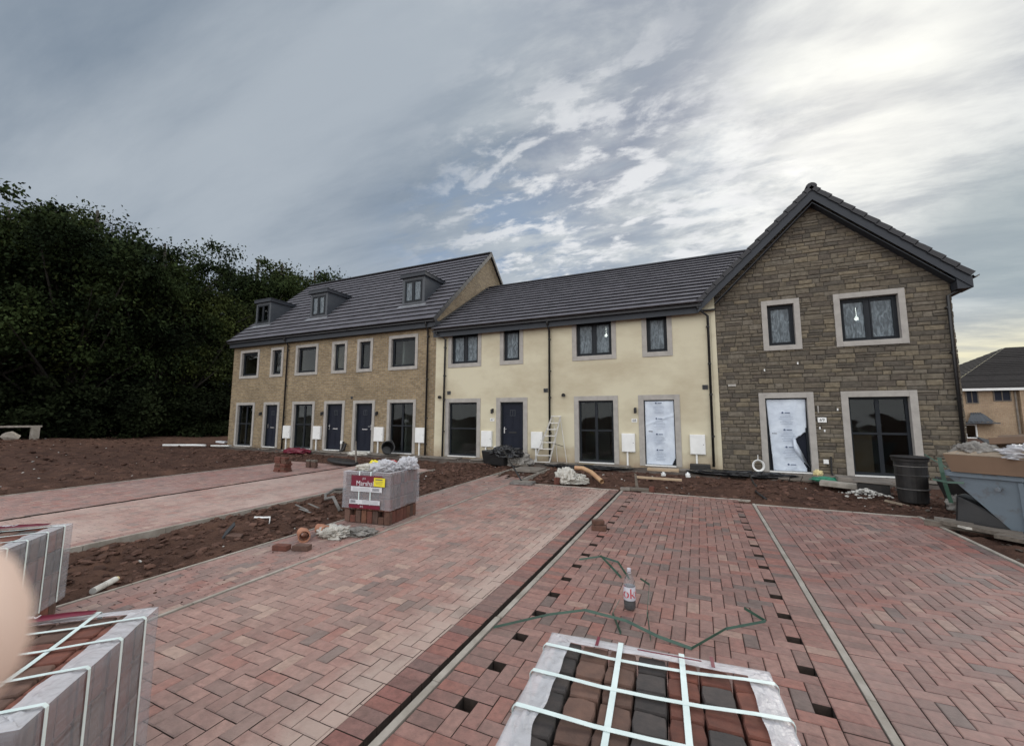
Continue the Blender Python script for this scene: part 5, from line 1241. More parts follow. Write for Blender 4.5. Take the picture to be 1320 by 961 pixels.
b = MB(); b.box(-.29,.24,12.86,13.14,.20,.42); tag(b.build('black_tray', M['blackdirty'], bevel=.02), 'low black box on the ground under the right meter box of the cream houses', 'box')
t = empty('cable_coil', (1.42,D-.12,.28), 'white coil of pipe hung at the foot of the stone wall left of its door', 'coil')
b = MB()
for k in range(3):
    pts = [(1.42+(.115+.012*k)*math.cos(a_), D-.14-.02*k, .44+(.13+.012*k)*math.sin(a_)) for a_ in np.linspace(0,2*math.pi,25)]; b.tube(pts,.016,6,caps=False)
b.build('coil', M['white'], t, smooth_=True); b = MB(); b.tube([(1.42,D-.12,.57),(1.43,D-.06,.72)],.008,6); b.build('tail', M['white'], t)
b = MB(); b.tube([(1.12,12.6,.34),(1.14,11.6,GZ(1.14,11.6)+.04),(1.10,10.8,GZ(1.1,10.8)+.03),(1.02,10.1,GZ(1.02,10.1)+.04),(1.12,9.45,zg(9.4)+.04)],.022,6); tag(b.build('black_cable', M['blackdirty'], smooth_=True), 'black cable running over the soil from the stone wall to the kerb', 'cable')
crumple('black_sheeting', (.9,12.55,.22), (1.0,.25,.07), M['blackbag'], 'flat black polythene along the foot of the stone wall', 'sheeting', 31, sub=5, amp=.5)
crumple('black_sheeting', (-3.2,12.55,.20), (1.1,.30,.05), M['blackbag'], 'black polythene on the ground below the big cream house window', 'sheeting', 33, sub=5, amp=.5)
crumple('film_scrap', (-.85,10.9,.30), (.05,.04,.06), M['white'], 'tiny white scrap on soil behind the pale batten', 'scrap', 34, sub=3, amp=.5)
crumple('film_scrap', (-.30,10.9,.30), (.05,.03,.07), M['white'], 'tiny white scrap on soil right of the pale batten end', 'scrap', 35, sub=3, amp=.5)
# ramp of boards at the stone house door
b = MB()
for k in range(4): b.obox((1.95+.24*k,12.62,.25-.012*k),(.22,.75,.035),(R(5),0,R(-16)))
tag(b.build('boarded_ramp', M['oldwood']), 'short ramp of worn boards at the torn film door', 'ramp')
crumple('foam_lump', (2.73,13.05,.26), (.09,.07,.09), M['foam'], 'lump of yellow foam at the foot of the stone house door', 'foam', 36, sub=4, amp=.5)
crumple('green_sheeting', (2.75,12.15,.24), (.30,.18,.06), M['greenfilm'], 'crumpled green polythene on the rubble by the stone house', 'sheeting', 37, sub=4, amp=.5)
# slabs, black crate, rubble
for i,(x,y,z_,w_,d_,rz_,lab) in enumerate(((2.95,11.55,.24,1.0,.35,-.30,'grey concrete lintel lying before the stone house'),(3.35,11.95,.33,1.0,.5,-.1,'flat slab behind the grey lintel'),(3.25,11.1,.40,.62,.42,-.2,'pale board lid resting on the black crate'))):
    b = MB(); b.obox((x,y,z_),(w_,d_,.10 if i<2 else .03),(0,.03,rz_)); tag(b.build(['concrete_lintel','paving_slab','timber_board'][i], M['slab'] if i != 0 else M['kerb'], bevel=.01), lab, ['lintel','slab','board'][i])
b = MB(); b.obox((3.25,11.1,.25),(.5,.36,.26),(0,0,-.2)); tag(b.build('black_crate', M['blackdirty'], bevel=.02), 'small black crate in the rubble under a pale board', 'crate')
mb_ = MB()
for k in range(170): a_=rnd(0,6.28); q=abs(random.gauss(0,.22)); rock(mb_, 2.92+math.cos(a_)*q*1.1, 10.38+math.sin(a_)*q*.8, .20+max(0,.13-q*.35)+rnd(0,.02), rnd(.012,.04))
tag(mb_.build('rubble_heap', M['rubble']), 'small heap of white mortar rubble at the corner of the soil', 'rubble', kind='stuff')
mb_ = MB()
for k in range(700):
    x, y = rnd(2.9,7.5), rnd(6.5,12.6)
    if x < 3.3 and y < 9.2: continue
    rock(mb_, x, y, GZ(x,y)+.01, rnd(.008,.04), flat=.5)
tag(mb_.build('builders_rubble', M['gravelmud']), 'muddy rubble over the ground around the skip', 'rubble', kind='stuff')
for i,(c,s_,r_,m_,lab) in enumerate([((3.75,8.0,.17),(1.3,.22,.05),(0,.03,-.75),'oldwood','weathered plank on the ground before the skip'),((4.1,7.35,.16),(1.5,.20,.05),(0,0,-.85),'oldwood','second plank nearer the camera beside the red edging'),
    ((3.62,8.65,.16),(.7,.16,.04),(0,.02,-.35),'slab','pale strip of board on the mud at the left of the skip'),((3.25,10.0,.17),(.35,.05,.03),(0,.1,-.8),'cardedge','short pale stick on mud by the black bins'),((3.55,8.25,.16),(.42,.16,.03),(0,.1,.3),'cloth','whitish wrapper flattened on the plank')]):
    b = MB(); b.obox(c,s_,r_); tag(b.build(['plank','plank','board_strip','stick','wrapper'][i], M[m_]), lab, ['plank','plank','board','stick','wrapper'][i])

# black barrel of stacked buckets
t = empty('stacked_bins', (3.62,10.35,zg(10)), 'tall stack of dark ribbed bins in front of the stone house window', 'bins')
b = MB(); prof = [(.20,.0),(.215,.02),(.225,.25),(.245,.26),(.225,.275),(.23,.50),(.25,.51),(.232,.525),(.24,.76),(.265,.77),(.268,.815),(.24,.82),(.22,.80),(.20,.5)]
b.lathe(prof, (3.62,10.35,zg(10)+.02), 26); b.build('bin_body', M['blackdirty'], t, smooth_=False)
b = MB(); b.lathe([(.001,.0),(.275,.0),(.285,.02),(.27,.035),(.001,.04)], (3.62,10.35,zg(10)+.845), 26); b.build('lid', M['blackdirty'], t)
for k,z_ in enumerate((.28,.53,.70)):
    b = MB(); b.lathe([(.236,-.006),(.244,-.006),(.244,.006),(.236,.006)], (3.62,10.35,zg(10)+z_), 26, caps=False); b.build('hoop', M['hose'], t)
# black mortar tub on legs
t = empty('mortar_tub', (4.25,10.1,zg(10)), 'low black mortar tub on dark legs between the bins and the skip', 'tub')
c0 = Vector((4.25,9.95,zg(10))); b = MB(); Mr = Matrix.Rotation(-.35,3,'Z')
q0 = [(-.42,-.30),(.42,-.30),(.42,.30),(-.42,.30)]
vs = [c0+Mr@Vector((x*.78,y*.78,.22)) for x,y in q0]+[c0+Mr@Vector((x,y,.52)) for x,y in q0]+[c0+Mr@Vector((x*.93,y*.93,.52)) for x,y in q0]+[c0+Mr@Vector((x*.74,y*.74,.25)) for x,y in q0]
b.add(vs,[(3,2,1,0)]+[(i,(i+1)%4,4+(i+1)%4,4+i) for i in range(4)]+[(4+i,4+(i+1)%4,8+(i+1)%4,8+i) for i in range(4)]+[(8+i,8+(i+1)%4,12+(i+1)%4,12+i) for i in range(4)]+[(12,13,14,15)])
b.build('tub', M['blackdirty'], t, bevel=.01)
for sx in (-1,1):
    for sy in (-1,1):
        p = c0+Mr@Vector((sx*.3,sy*.2,0)); b = MB(); b.tube([p+Vector((0,0,.0)),p+Vector((0,0,.24))],.022,6); b.build('leg', M['blackdirty'], t)

# ------------------------------------------------------------------ skip with its load
sk = empty('builders_skip', (4.6,8.5,zg(8)), 'blue grey steel skip heaped with cardboard at the right edge', 'skip', rz=math.atan2(-.49,.66))
# local frame: x along the near side, y away; origin moved to the near left rim foot
sk.location = (3.38,8.56,zg(8.3)); LOC[sk.name] = Vector(sk.location)
Ls_, Ws_, Hs_ = 2.7, 1.25, .80
b = MB()
def skip_shell(b, e, zb):
    P = [(0+e,.0+e,Hs_),(Ls_-e,.0+e,Hs_),(Ls_-.62-e,.10+e,zb),(.62+e,.10+e,zb)]
    Q = [(0+e,Ws_-e,Hs_),(Ls_-e,Ws_-e,Hs_),(Ls_-.62-e,Ws_-.10-e,zb),(.62+e,Ws_-.10-e,zb)]
    return P, Q
P,Q = skip_shell(b,0,.03); p_,q_ = skip_shell(b,.02,.05)
# a vertical band below the rim before the ends slope in
def with_band(P,Q): return P,Q
V_ = P+Q+p_+q_
b.add(V_,[(3,2,1,0),(4,5,6,7),(0,4,7,3),(1,2,6,5),(3,7,6,2),(8,9,10,11),(15,14,13,12),(11,15,12,8),(9,13,14,10),(10,14,15,11),(0,1,9,8),(5,4,12,13),(4,0,8,12),(1,5,13,9)])
b.build('skip_body', M['skip'], sk, local=True)
b = MB(); b.box(-.02,Ls_+.02,-.035,.03,Hs_-.05,Hs_+.02); b.box(-.02,Ls_+.02,Ws_-.03,Ws_+.035,Hs_-.05,Hs_+.02); b.box(-.04,.02,.031,Ws_-.031,Hs_-.05,Hs_+.02); b.box(Ls_-.02,Ls_+.04,.031,Ws_-.031,Hs_-.05,Hs_+.02); b.build('rim', M['skip'], sk, local=True, bevel=.01)
for x_ in (.75,1.35,1.95): b = MB(); b.obox((x_,.02+.02,Hs_/2),(.05,.05,Hs_-.12),(R(7),0,0)); b.build('rib', M['skip'], sk, local=True, bevel=.005)
for x_ in (.55,2.1): b = MB(); b.tube([(x_,-.01,Hs_-.17),(x_,-.10,Hs_-.17)],.03,10); b.build('lifting_lug', M['skip'], sk, local=True)
def inskip(name, m, fn, lab, cat, bevel=0):
    b = MB(); fn(b); o = b.build(name, m, local=True, bevel=bevel); o.location = sk.location; o.rotation_euler = sk.rotation_euler; LOC[o.name] = Vector(sk.location); tag(o, lab, cat); return o
inskip('cardboard_sheet', [M['card'],M['cardedge']], lambda b: (b.add([(.10,-.075,Hs_+.025),(2.3,-.09,Hs_+.03),(2.35,.02,Hs_+.24),(.0,.03,Hs_+.27),(.10,-.060,Hs_+.025),(2.3,-.075,Hs_+.03),(2.35,.035,Hs_+.24),(.0,.045,Hs_+.27)],[(0,1,2,3),(7,6,5,4),(0,4,5,1),(1,5,6,2),(2,6,7,3),(3,7,4,0)],0),
   b.add([(.0,.045,Hs_+.272),(2.35,.035,Hs_+.242),(2.4,.20,Hs_+.27),(.16,.22,Hs_+.33),(.0,.045,Hs_+.282),(2.35,.035,Hs_+.252),(2.4,.20,Hs_+.28),(.16,.22,Hs_+.34)],[(3,2,1,0),(4,5,6,7),(0,1,5,4),(1,2,6,5),(2,3,7,6),(3,0,4,7)],1)), 'long brown cardboard sheet folded over the near rim of the skip', 'cardboard')
inskip('cardboard_box', M['card'], lambda b: (b.obox((.74,.75,Hs_+.47),(.60,.42,.13),(.25,-.10,.12)), b.obox((.66,.50,Hs_+.50),(.52,.012,.16),(-1.0,-.10,.2)), b.obox((1.06,.72,Hs_+.52),(.012,.36,.15),(.1,.5,.1))), 'flattened cardboard box on top of the skip load, left of the white sheet', 'box')
inskip('broken_pallet', M['oldwood'], lambda b: [b.obox((.5+.22*k,.55,Hs_+.26+.02*k),(.9,.09,.03),(.1,.05*k,.3+.1*k)) for k in range(5)], 'broken grey boards under the load in the skip', 'boards')
for i_,(c_,s_,r_,m_,lab_) in enumerate([((.35,.45,Hs_+.33),(.7,.07,.03),(.15,.1,.5),'oldwood','grey batten sticking up at the left of the skip load'),((.95,.35,Hs_+.36),(1.3,.09,.02),(.3,-.05,-.12),'cardedge','pale edge strip along the cardboard in the skip'),((.45,.80,Hs_+.40),(.45,.3,.015),(.4,.3,.8),'ctile','dark sheet tilted behind the flattened box in the skip'),((1.6,.35,Hs_+.37),(.9,.45,.02),(.12,.03,.1),'cardedge','pale board lying flat at the right of the skip load'),((.9,.95,Hs_+.40),(.9,.25,.02),(.5,.1,-.1),'card','brown sheet at the back of the skip load')]):
    inskip(['batten','cardboard_strip','dark_sheet','flat_board','brown_sheet'][i_], M[m_], lambda b: b.obox(c_,s_,r_), lab_, ['batten','strip','sheet','board','cardboard'][i_])
o = crumple('polystyrene_sheet', (0,0,0), (.55,.35,.14), M['cloth'], 'white plastic sheet at the right of the skip load', 'sheeting', 41); o.location = sk.location + Matrix.Rotation(sk.rotation_euler.z,3,'Z')@Vector((1.35,.55,Hs_+.28))
o = crumple('white_bag', (0,0,0), (.16,.14,.12), M['white'], 'small white bag at the very top of the skip load', 'bag', 42, sub=4); o.location = sk.location + Matrix.Rotation(sk.rotation_euler.z,3,'Z')@Vector((1.15,.70,Hs_+.40))

rs_ = random.Random(99)
for i_ in range(9):
    c_ = (rs_.uniform(.3,2.0), rs_.uniform(.2,.95), Hs_+rs_.uniform(.28,.46)); s_ = rs_.choice([(.8,.09,.02),(.6,.05,.03),(.5,.32,.012),(1.0,.07,.025)]); r_ = (rs_.uniform(-.5,.5), rs_.uniform(-.35,.35), rs_.uniform(-.9,.9)); m_ = rs_.choice(['oldwood','oldwood','wood','cardedge','hose','card'])
    inskip('timber_offcut', M[m_], lambda b: b.obox(c_,s_,r_), 'scrap board or batten jumbled in the heap on the skip', 'offcut')['group'] = 'scrap boards heaped in the skip'
o = crumple('rubble_sack', (0,0,0), (.26,.20,.14), M['greysack'], 'grey crumpled sack in the skip left of the flattened box', 'sack', 51); o.location = sk.location + Matrix.Rotation(sk.rotation_euler.z,3,'Z')@Vector((.28,.35,Hs_+.22))
o = crumple('clear_film', (0,0,0), (.30,.22,.12), M['wraprim'], 'clear film bunched behind the cardboard in the skip', 'plastic film', 52, amp=.6); o.location = sk.location + Matrix.Rotation(sk.rotation_euler.z,3,'Z')@Vector((.85,.30,Hs_+.24))
# rust and scrapes on the near side of the skip
def gs(b):
    b.ribbon([(.55,.5,Hs_+.36),(.85,.42,Hs_+.40),(1.1,.45,Hs_+.44),(1.35,.6,Hs_+.56),(1.6,.7,Hs_+.60)],.06,(0,.8,.6))
    b.ribbon([(.6,.7,Hs_+.38),(.9,.48,Hs_+.44),(1.15,.42,Hs_+.46),(1.45,.5,Hs_+.5)],.05,(0,.7,.7)); b.ribbon([(.7,.3,Hs_+.39),(1.0,.35,Hs_+.47),(1.3,.62,Hs_+.62)],.035,(.2,.7,.7))
inskip('green_straps', M['green'], gs, 'green plastic straps tangled over the skip load', 'straps')
def gs2(b):
    b.ribbon([(-.02,-.05,Hs_+.22),(.0,-.07,Hs_),(.02,-.06,Hs_-.2),(.05,-.02,Hs_-.45)],.05,(1,0,0)); b.ribbon([(-.12,-.05,Hs_-.12),(.05,-.08,Hs_-.14),(.22,-.07,Hs_-.13)],.03,(0,.2,1)); b.ribbon([(-.2,.0,Hs_+.25),(-.05,-.05,Hs_+.15),(.05,-.06,Hs_+.08)],.02,(0,.3,1))
inskip('green_netting', M['green'], gs2, 'green strap ends hanging down the left end of the skip', 'straps')
inskip('black_bag', M['black'], lambda b: b.add([(.02,.15,.02),(.75,.15,.02),(.6,.35,.02),(.05,.6,.02),(.05,.2,.46),(.35,.18,.30),(.4,.5,.3),(.05,.6,.45)],[(0,1,2,3),(0,4,5,1),(1,5,6,2),(2,6,7,3),(3,7,4,0),(4,7,6,5)]), 'black bag slumped under the sloping end of the skip', 'bag', .03)
crumple('mortar_bag', (3.98,9.75,zg(9.7)+.02), (.12,.1,.16), M['greysack'], 'grey torn bag between the bins and the black tub', 'bag', 43, sub=4, amp=.5)
inskip('timber_sleeper', M['oldwood'], lambda b: b.obox((.25,-.12,.04),(.95,.16,.08),(0,0,.15)), 'dark timber lying against the foot of the skip', 'timber', .006)

# ------------------------------------------------------------------ bottle and straps on the paving
t = empty('cola_bottle', (-.62,3.88,zg(3.9)+.002), 'large clear plastic drinks bottle with a red lettered label, standing on the paving', 'bottle')
c0 = (-.62,3.88,zg(3.9)+.002)
b = MB(); b.lathe([(.001,.004),(.038,.0),(.050,.015),(.052,.05),(.0505,.07),(.0505,.20),(.051,.215),(.044,.245),(.026,.285),(.016,.305),(.0145,.325),(.0145,.330)], c0, 28); b.build('plastic_body', M['pet'], t, smooth_=True)
b = MB(); b.lathe([(.001,.006),(.036,.004),(.0485,.018),(.0505,.05),(.0495,.080),(.001,.080)], c0, 24); b.build('cola', M['cola'], t, smooth_=False)
b = MB(); b.lathe([(.0512,.085),(.0518,.087),(.0518,.193),(.0512,.195)], c0, 28, caps=False); lb2 = b.build('label', M['labelgrey'], t, smooth_=True)
b = MB(); b.lathe([(.0165,.318),(.0175,.32),(.0175,.338),(.015,.342),(.001,.342)], c0, 18); b.lathe([(.018,.306),(.019,.308),(.018,.311)], c0, 18, caps=False); b.build('cap', M['labelgrey'], t)
cu_n = text_mesh('Coke', .115, M['colared'], 'label_lettering', lb2, Matrix.Identity(4), .001)
for v in cu_n.data.vertices:                                 # wrap the word round the bottle
    a_ = (v.co.x-.0)/.0525 + math.atan2(c0[0],-c0[1])*0 + R(-11); rr_ = .0523+v.co.z*.6+.0004; v.co = Vector((rr_*math.sin(a_), -rr_*math.cos(a_), .142+v.co.y*1.0))
cu_n.location = (0,0,0)
def strapline(pts, label, w_=.022, lift=.014, rz=0):
    b = MB(); P_ = []
    for i,(x,y,h_) in enumerate(pts): P_.append(Vector((x,y,zg(y)+lift+h_)))
    Q_ = []
    for i in range(len(P_)-1):
        for k in range(4): Q_.append(P_[i].lerp(P_[i+1],k/4))
    Q_.append(P_[-1]); b.ribbon(Q_, w_, (.25,.55,.8)); tag(b.build('strapping', M['green']), label, 'strapping', 'green straps on the paving')
strapline([(-1.56,3.10,.0),(-1.2,3.42,.03),(-.94,3.57,.05),(-.60,3.55,.04),(-.35,3.45,.02),(-.12,3.42,.0)], 'long green strap stretching left from the near block pack')
strapline([(-.12,3.42,.0),(.12,3.78,.02),(.42,4.02,.03),(.29,4.28,.0)], 'green strap with a sharp hook at its right end')
strapline([(-1.34,4.86,.0),(-1.12,5.0,.02),(-.9,4.9,.02),(-.72,4.52,.0)], 'green strap bent behind the bottle')
strapline([(-1.12,5.0,.03),(-.95,4.72,.03),(-.80,4.52,.0)], 'short green strap running down to the bottle from behind')
strapline([(-.60,4.44,.05),(-.49,4.22,.09),(-.46,3.75,.05),(-.40,3.42,.0)], 'green strap curving down right of the bottle', w_=.018)
strapline([(-.72,3.95,.02),(-.74,3.72,.0),(-.62,3.42,.0)], 'green strap coming from under the bottle')

# ------------------------------------------------------------------ house beyond on the right
F = empty('distant_house', (24,45,-.6), 'tan brick house with a brown tiled hipped roof beyond the skip', 'house')
hy = 45.0
b = MB(); wall_front(b, 18.6, 22.5, -1.0, 4.15, [(19.6,20.25,3.0,3.95),(19.35,19.95,.2,1.5)], y=hy); b.box(18.6,18.85,hy+.01,59,-1,4.15); b.box(22.5,34,hy-.3,59,-1,4.15); b.build('wall', M['buff2'], F)
b = MB()
e0, e1, er, z0_, z1_ = 18.2, 34, hy-.35, 4.1, 8.2
A = Vector((e0,er,z0_)); B_ = Vector((e1,er,z0_)); Cc = Vector((e0,er+15,z0_)); r0 = Vector((e0+7.5,er+7.5,z1_)); r1_ = Vector((e1,er+7.5,z1_))
th_ = Vector((0,0,.0))
ps = (r0-A); 
ns = 22
for k in range(ns):                                         # courses of the front slope and of the hip
    f0, f1 = k/ns, (k+1)/ns+.01; up_ = Vector((0,-.02,.035))
    a0,b0 = A.lerp(r0,f0), B_.lerp(r1_,f0); a1,b1 = A.lerp(r0,min(f1,1)), B_.lerp(r1_,min(f1,1))
    b.add([a0+up_,b0+up_,b1,a1,a0,b0],[(0,1,2,3),(4,5,1,0)])
    a0,b0 = A.lerp(r0,f0), Cc.lerp(r0,f0); a1,b1 = A.lerp(r0,min(f1,1)), Cc.lerp(r0,min(f1,1)); up2 = Vector((-.02,0,.035))
    b.add([a0+up2,a1,b1,b0+up2,a0,b0],[(0,3,2,1),(0,4,5,3)])
rf = b.build('roof', M['tile_old'], F)
b = MB(); b.box(e0-.05,e1,er-.07,er-.02,z0_-.16,z0_+.02); b.box(e0-.05,e0,er-.0,er+15,z0_-.16,z0_+.02); b.build('gutter', M['white'], rf)
b = MB(); b.tube([(22.35,hy-.08,4.0),(22.35,hy-.08,-1)],.06,8); b.build('downpipe', M['slab'], F)
for (x0_,x1_,z0w,z1w) in ((19.55,20.3,2.95,4.0),(21.15,22.15,3.1,4.08)):
    b = MB(); frame_rect(b,x0_,x1_,z0w,z1w,.07,hy-.05,hy+.06); b.box((x0_+x1_)/2-.03,(x0_+x1_)/2+.03,hy-.04,hy+.05,z0w+.07,z1w-.07); wn = b.build('window', M['oldwood'], F)
    b = MB(); b.box(x0_+.06,x1_-.06,hy-.02,hy-.01,z0w+.06,z1w-.06); b.build('pane', M['door'], wn)
b = MB(); prof = [(-.9,1.45),(-.75,1.55),(-.6,1.75),(-.42,2.05),(-.2,2.2)]
vs=[]; n_=10
for (yo,z_) in prof:
    s_ = 1-(z_-1.45)*.8
    for i in range(n_+1): 
        u_=i/n_; vs.append((20.0+(u_-.5)*1.6*s_, hy+yo+.1, z_+(.05 if i%2 else 0)))
b.add(vs,[(k*(n_+1)+i,k*(n_+1)+i+1,(k+1)*(n_+1)+i+1,(k+1)*(n_+1)+i) for k in range(4) for i in range(n_)]); b.box(19.0,21.0,hy-.82,hy-.0,1.36,1.45)
b.build('porch_canopy', M['lead'], F)
b = MB(); frame_rect(b,19.3,20.0,.2,1.3,.08,hy-.05,hy+.05); b.build('window', M['white'], F)
# hedge and ground cover beyond the houses, at the right horizon
o,_ = leaf_cloud('hedge', 77, [(x,56+3*math.sin(x),.0,4,1.5,1.8) for x in range(12,80,4)], 16000, .5, M['leaf'], clumps=200); tag(o, 'dark hedge far behind the tan brick house', 'hedge', kind='stuff')

# ------------------------------------------------------------------ the hand of whoever holds the camera
def skin_body(name, verts, edges, radii, m, sub=2):
    me = bpy.data.meshes.new(name); me.from_pydata(verts, edges, []); me.materials.append(m)
    o = bpy.data.objects.new(name, me); COL.objects.link(o)
    md = o.modifiers.new('skin','SKIN'); md.use_smooth_shade = True
    for i, r_ in enumerate(radii): me.skin_vertices[0].data[i].radius = (r_, r_)
    me.skin_vertices[0].data[0].use_root = True
    s_ = o.modifiers.new('sub','SUBSURF'); s_.levels = sub; s_.render_levels = sub; return o
C0 = Vector((0,0,1.712)); T = Vector((-.0743,.0196,1.6877))
hv = [(-.175,-.075,-.115)]                                   # wrist (root)
V_ = [C0+Vector(hv[0]), C0+Vector((-.235,-.125,-.23)), C0+Vector((-.29,-.18,-.36)), C0+Vector((-.165,-.060,-.075)),
      C0+Vector((-.145,-.045,-.060)), T+Vector((-.052,-.024,-.018)), T+Vector((-.024,-.010,-.005)), T+Vector((0,0,0))]
E_ = [(0,1),(1,2),(0,3),(0,4),(4,5),(5,6),(6,7)]; R_ = [.030,.038,.045,.033,.024,.0185,.0175,.0155]
for k,(kx,ky,kz,ln) in enumerate(((-.150,-.050,-.030,.042),(-.170,-.058,-.024,.047),(-.190,-.068,-.030,.043),(-.208,-.078,-.042,.034))):
    b0_ = len(V_); K_ = C0+Vector((kx,ky,kz)); V_ += [K_, K_+Vector((.006,.010,ln)), K_+Vector((.022,.022,ln*1.55)), K_+Vector((.040,.026,ln*1.75))]
    E_ += [(3,b0_),(b0_,b0_+1),(b0_+1,b0_+2),(b0_+2,b0_+3)]; R_ += [.0125,.0098,.0088,.0078]
person = skin_body('person', [tuple(v) for v in V_], E_, R_, M['skin'])
tag(person, 'bare thumb and hand of the person taking the picture, cut by the left edge', 'person')
b = MB(); b.tube([V_[0].lerp(V_[1],.45), V_[1], V_[2], V_[2]+(V_[2]-V_[1])*.8],[.040,.050,.060,.066],18,caps=True); b.v = [tuple(Vector(p)) for p in b.v]; LOC['person'] = Vector((0,0,0)); b.build('sleeve', M['sleeve'], person, smooth_=True)

# ------------------------------------------------------------------ sky, sun, camera
SUN = Vector((.26, .80, .54)).normalized()
w = bpy.data.worlds.new("World"); scene.world = w; w.use_nodes = True; N, L = w.node_tree.nodes, w.node_tree.links
bg = N['Background']; bg.inputs[1].default_value = 1.0
tc = N.new('ShaderNodeTexCoord'); sep = N.new('ShaderNodeSeparateXYZ'); L.new(tc.outputs['Generated'], sep.inputs[0])
def math_(op, a, b=None, c=None, clamp=False):
    m = N.new('ShaderNodeMath'); m.operation = op; m.use_clamp = clamp
    for i, v in enumerate((a, b, c)):
        if v is None: continue
        if isinstance(v, (int, float)): m.inputs[i].default_value = v
        else: L.new(v, m.inputs[i])
    return m.outputs[0]
def mrange(v, a, b, c, d, sm=True):
    m = N.new('ShaderNodeMapRange'); m.interpolation_type = 'SMOOTHSTEP' if sm else 'LINEAR'
    for i, q in enumerate((a, b, c, d)): m.inputs[i+1].default_value = q
    L.new(v, m.inputs[0]); return m.outputs[0]
def mixc(f, a, b, bt='MIX'):
    m = N.new('ShaderNodeMix'); m.data_type = 'RGBA'; m.blend_type = bt
    if isinstance(f, (int, float)): m.inputs[0].default_value = f
    else: L.new(f, m.inputs[0])
    for i, v in ((6, a), (7, b)):
        if isinstance(v, tuple): m.inputs[i].default_value = (*v, 1)
        else: L.new(v, m.inputs[i])
    return m.outputs[2]
def lobe(d, p):
    dv = N.new('ShaderNodeVectorMath'); dv.operation = 'DOT_PRODUCT'; L.new(tc.outputs['Generated'], dv.inputs[0]); dv.inputs[1].default_value = Vector(d).normalized()
    return math_('POWER', math_('MAXIMUM', dv.outputs['Value'], 0.0), p)
X, Y, Z = sep.outputs; Zc = math_('MAXIMUM', Z, 0.0); Zp = math_('ADD', Zc, .16)
cb = N.new('ShaderNodeCombineXYZ'); L.new(math_('DIVIDE', X, Zp), cb.inputs[0]); L.new(math_('DIVIDE', Y, Zp), cb.inputs[1])
def cloud(rot, scl, loc, scale, det, rough, dist=0.4):
    mp = N.new('ShaderNodeMapping'); mp.inputs['Rotation'].default_value = (0, 0, R(rot)); mp.inputs['Scale'].default_value = scl; mp.inputs['Location'].default_value = loc
    L.new(cb.outputs[0], mp.inputs[0]); n = N.new('ShaderNodeTexNoise'); n.inputs['Scale'].default_value = scale; n.inputs['Detail'].default_value = det
    n.inputs['Roughness'].default_value = rough; n.inputs['Distortion'].default_value = dist; L.new(mp.outputs[0], n.inputs['Vector']); return n.outputs[0]
cA = cloud(-38, (.35, 1.3, 1), (2.1, .7, 0), .95, 9, .58, .2)        # broad streaks
cB = cloud(-25, (.8, 1.7, 1), (5.3, 1.2, 0), 2.6, 11, .64, .25)    # wisps
cC = cloud(10, (1, 1, 1), (1.2, 9.4, 0), .55, 5, .5)             # big masses
sky = N.new('ShaderNodeTexSky'); sky.sky_type = 'NISHITA'; sky.sun_disc = False
sky.sun_elevation = math.asin(SUN.z); sky.sun_rotation = math.atan2(SUN.x, SUN.y)
skyc = N.new('ShaderNodeMix'); skyc.data_type = 'RGBA'; skyc.blend_type = 'MULTIPLY'; skyc.inputs[0].default_value = 1; L.new(sky.outputs[0], skyc.inputs[6]); skyc.inputs[7].default_value = (.07,.07,.07,1)
glow = lobe((.20,.84,.50), 5); core = lobe((.245,.795,.565), 55); core2 = lobe((.10,.88,.46), 90)
base = mixc(mrange(cA, .36, .64, 0, 1), (.200,.250,.312), (.405,.452,.50))
base = mixc(mrange(cC, .40, .62, 0, .8), base, (.185,.205,.305))
wis = mixc(mrange(cB, .46, .72, 0, .6), base, (.56,.60,.63))
base = mixc(mrange(glow, .05, .8, .15, 1), base, wis)
warm = mixc(mrange(cB, .34, .66, 0, 1), (.35,.39,.43), (.80,.82,.79))
base = mixc(math_('MULTIPLY', mrange(glow, .12, .95, 0, .95), mrange(cA, .28, .58, .35, 1)), base, warm)
cD = cloud(-50, (.5, 2.2, 1), (8.2, 4.1, 0), 1.5, 7, .55, .5)
base = mixc(math_('MULTIPLY', mrange(core, .02, .9, 0, 1), mrange(cD, .32, .62, .25, 1)), base, (.94,.95,.89))
base = mixc(math_('MULTIPLY', mrange(core2, .1, .95, 0, .7), mrange(cB, .4, .6, .1, 1)), base, (1.0,1.0,.97))
# blue opening low over the tall gable, darker bank at the right, yellow light at the right horizon
gapn = mrange(cB, .42, .58, .95, .05)
base = mixc(math_('MULTIPLY', mrange(lobe((-.42,.80,.33), 26), .2, .95, 0, .8), gapn), base, (.24,.33,.47))
base = mixc(math_('MULTIPLY', mrange(lobe((.0,.93,.37), 60), .2, .95, 0, .7), mrange(cA, .42, .6, .9, .0)), base, (.27,.34,.44))
cE = cloud(-12, (1, 1.6, 1), (3.3, 6.1, 0), 5.5, 8, .6, .2)
puff = math_('MULTIPLY', mrange(cE, .48, .62, 0, .95), mrange(lobe((-.18,.90,.38), 9), .25, .95, 0, 1))
base = mixc(puff, base, (.78,.79,.80))
base = mixc(math_('MULTIPLY', mrange(cE, .50, .34, 0, .5), mrange(lobe((-.05,.92,.36), 14), .2, .95, 0, 1)), base, (.30,.36,.43))
base = mixc(mrange(lobe((.46,.85,.27), 90), .15, .9, 0, .75), base, (.24,.31,.34))
hor = mrange(Zc, .06, .19, 1, 0)
base = mixc(math_('MULTIPLY', math_('MULTIPLY', hor, mrange(lobe((.46,.88,.1), 14), .3, .95, 0, 1)), mrange(cB, .3, .6, .5, 1)), base, (.88,.80,.50))
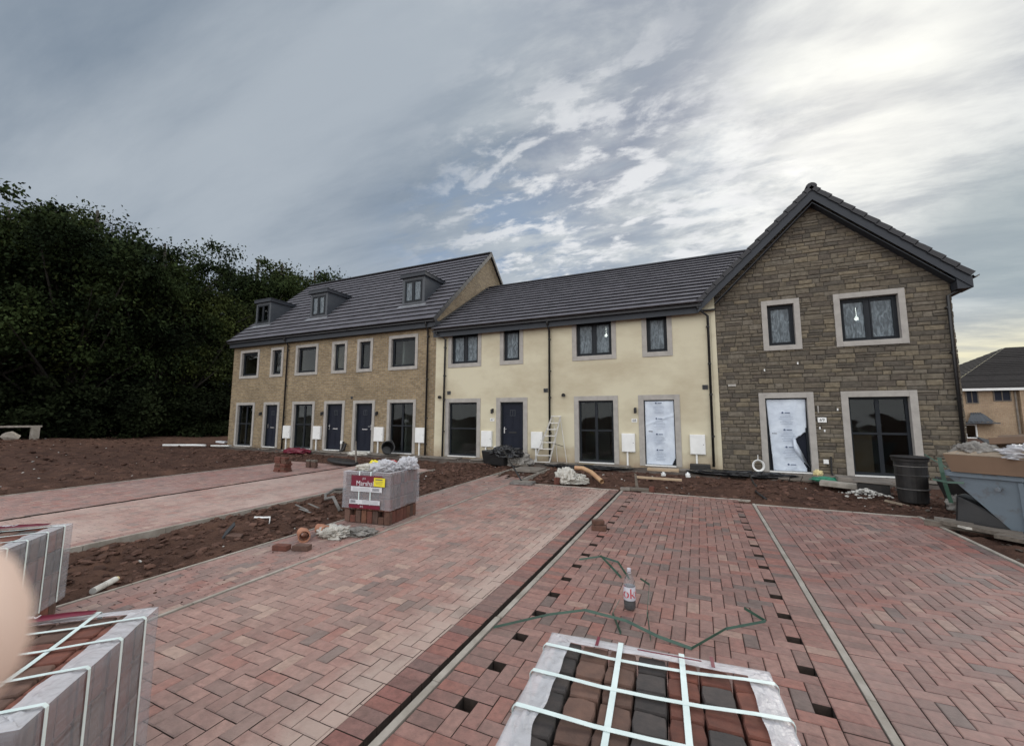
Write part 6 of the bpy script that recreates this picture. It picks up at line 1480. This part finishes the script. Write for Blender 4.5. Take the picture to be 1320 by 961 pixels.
# added fill: unseen sky behind and overhead brightened to light the fronts and paving
back = mrange(Y, .15, -.55, 0, 1); over = mrange(Z, .78, .98, 0, .45)
bri = math_('ADD', 1.0, math_('MULTIPLY', math_('MAXIMUM', back, over), BACKGAIN))
cl = N.new('ShaderNodeMix'); cl.data_type = 'RGBA'; cl.inputs[0].default_value = .88; L.new(skyc.outputs[2], cl.inputs[6]); L.new(base, cl.inputs[7])
clw = mixc(math_('MULTIPLY', math_('MAXIMUM', back, over), .8), cl.outputs[2], (.38,.375,.365))
vm = N.new('ShaderNodeVectorMath'); vm.operation = 'SCALE'; L.new(clw, vm.inputs[0]); L.new(bri, vm.inputs['Scale'])
L.new(vm.outputs[0], bg.inputs[0])

sd = bpy.data.lights.new('sun', 'SUN'); sd.energy = 1.5; sd.angle = R(22); sd.color = (1, .95, .86)
so = bpy.data.objects.new('sun', sd); COL.objects.link(so); so.rotation_euler = SUN.to_track_quat('Z', 'Y').to_euler(); so.location = (10, 40, 30)

cd = bpy.data.cameras.new('camera'); cam = bpy.data.objects.new('camera', cd); COL.objects.link(cam)
cd.sensor_fit = 'HORIZONTAL'; cd.sensor_width = 36; cd.lens = 528.4/1320*36; cd.clip_end = 3000; cd.clip_start = .01
yaw, pit, rol = R(-24.40), R(6.23), R(.17)
fwd = Vector((math.sin(yaw)*math.cos(pit), math.cos(yaw)*math.cos(pit), math.sin(pit))); rt = Vector((math.cos(yaw), -math.sin(yaw), 0)); up = rt.cross(fwd)
r2, u2 = rt*math.cos(rol)+up*math.sin(rol), -rt*math.sin(rol)+up*math.cos(rol)
cam.matrix_world = Matrix(((r2.x,u2.x,-fwd.x,0),(r2.y,u2.y,-fwd.y,0),(r2.z,u2.z,-fwd.z,1.712),(0,0,0,1)))
cd.dof.use_dof = True; cd.dof.focus_distance = 5.0; cd.dof.aperture_fstop = 6.5
scene.camera = cam
scene.render.engine = 'CYCLES'
vs_ = scene.view_settings; vs_.view_transform = 'Standard'; vs_.look = 'None'; vs_.gamma = 1; vs_.exposure = .15; vs_.use_curve_mapping = False
scene.cycles.max_bounces = 8; scene.cycles.transparent_max_bounces = 16
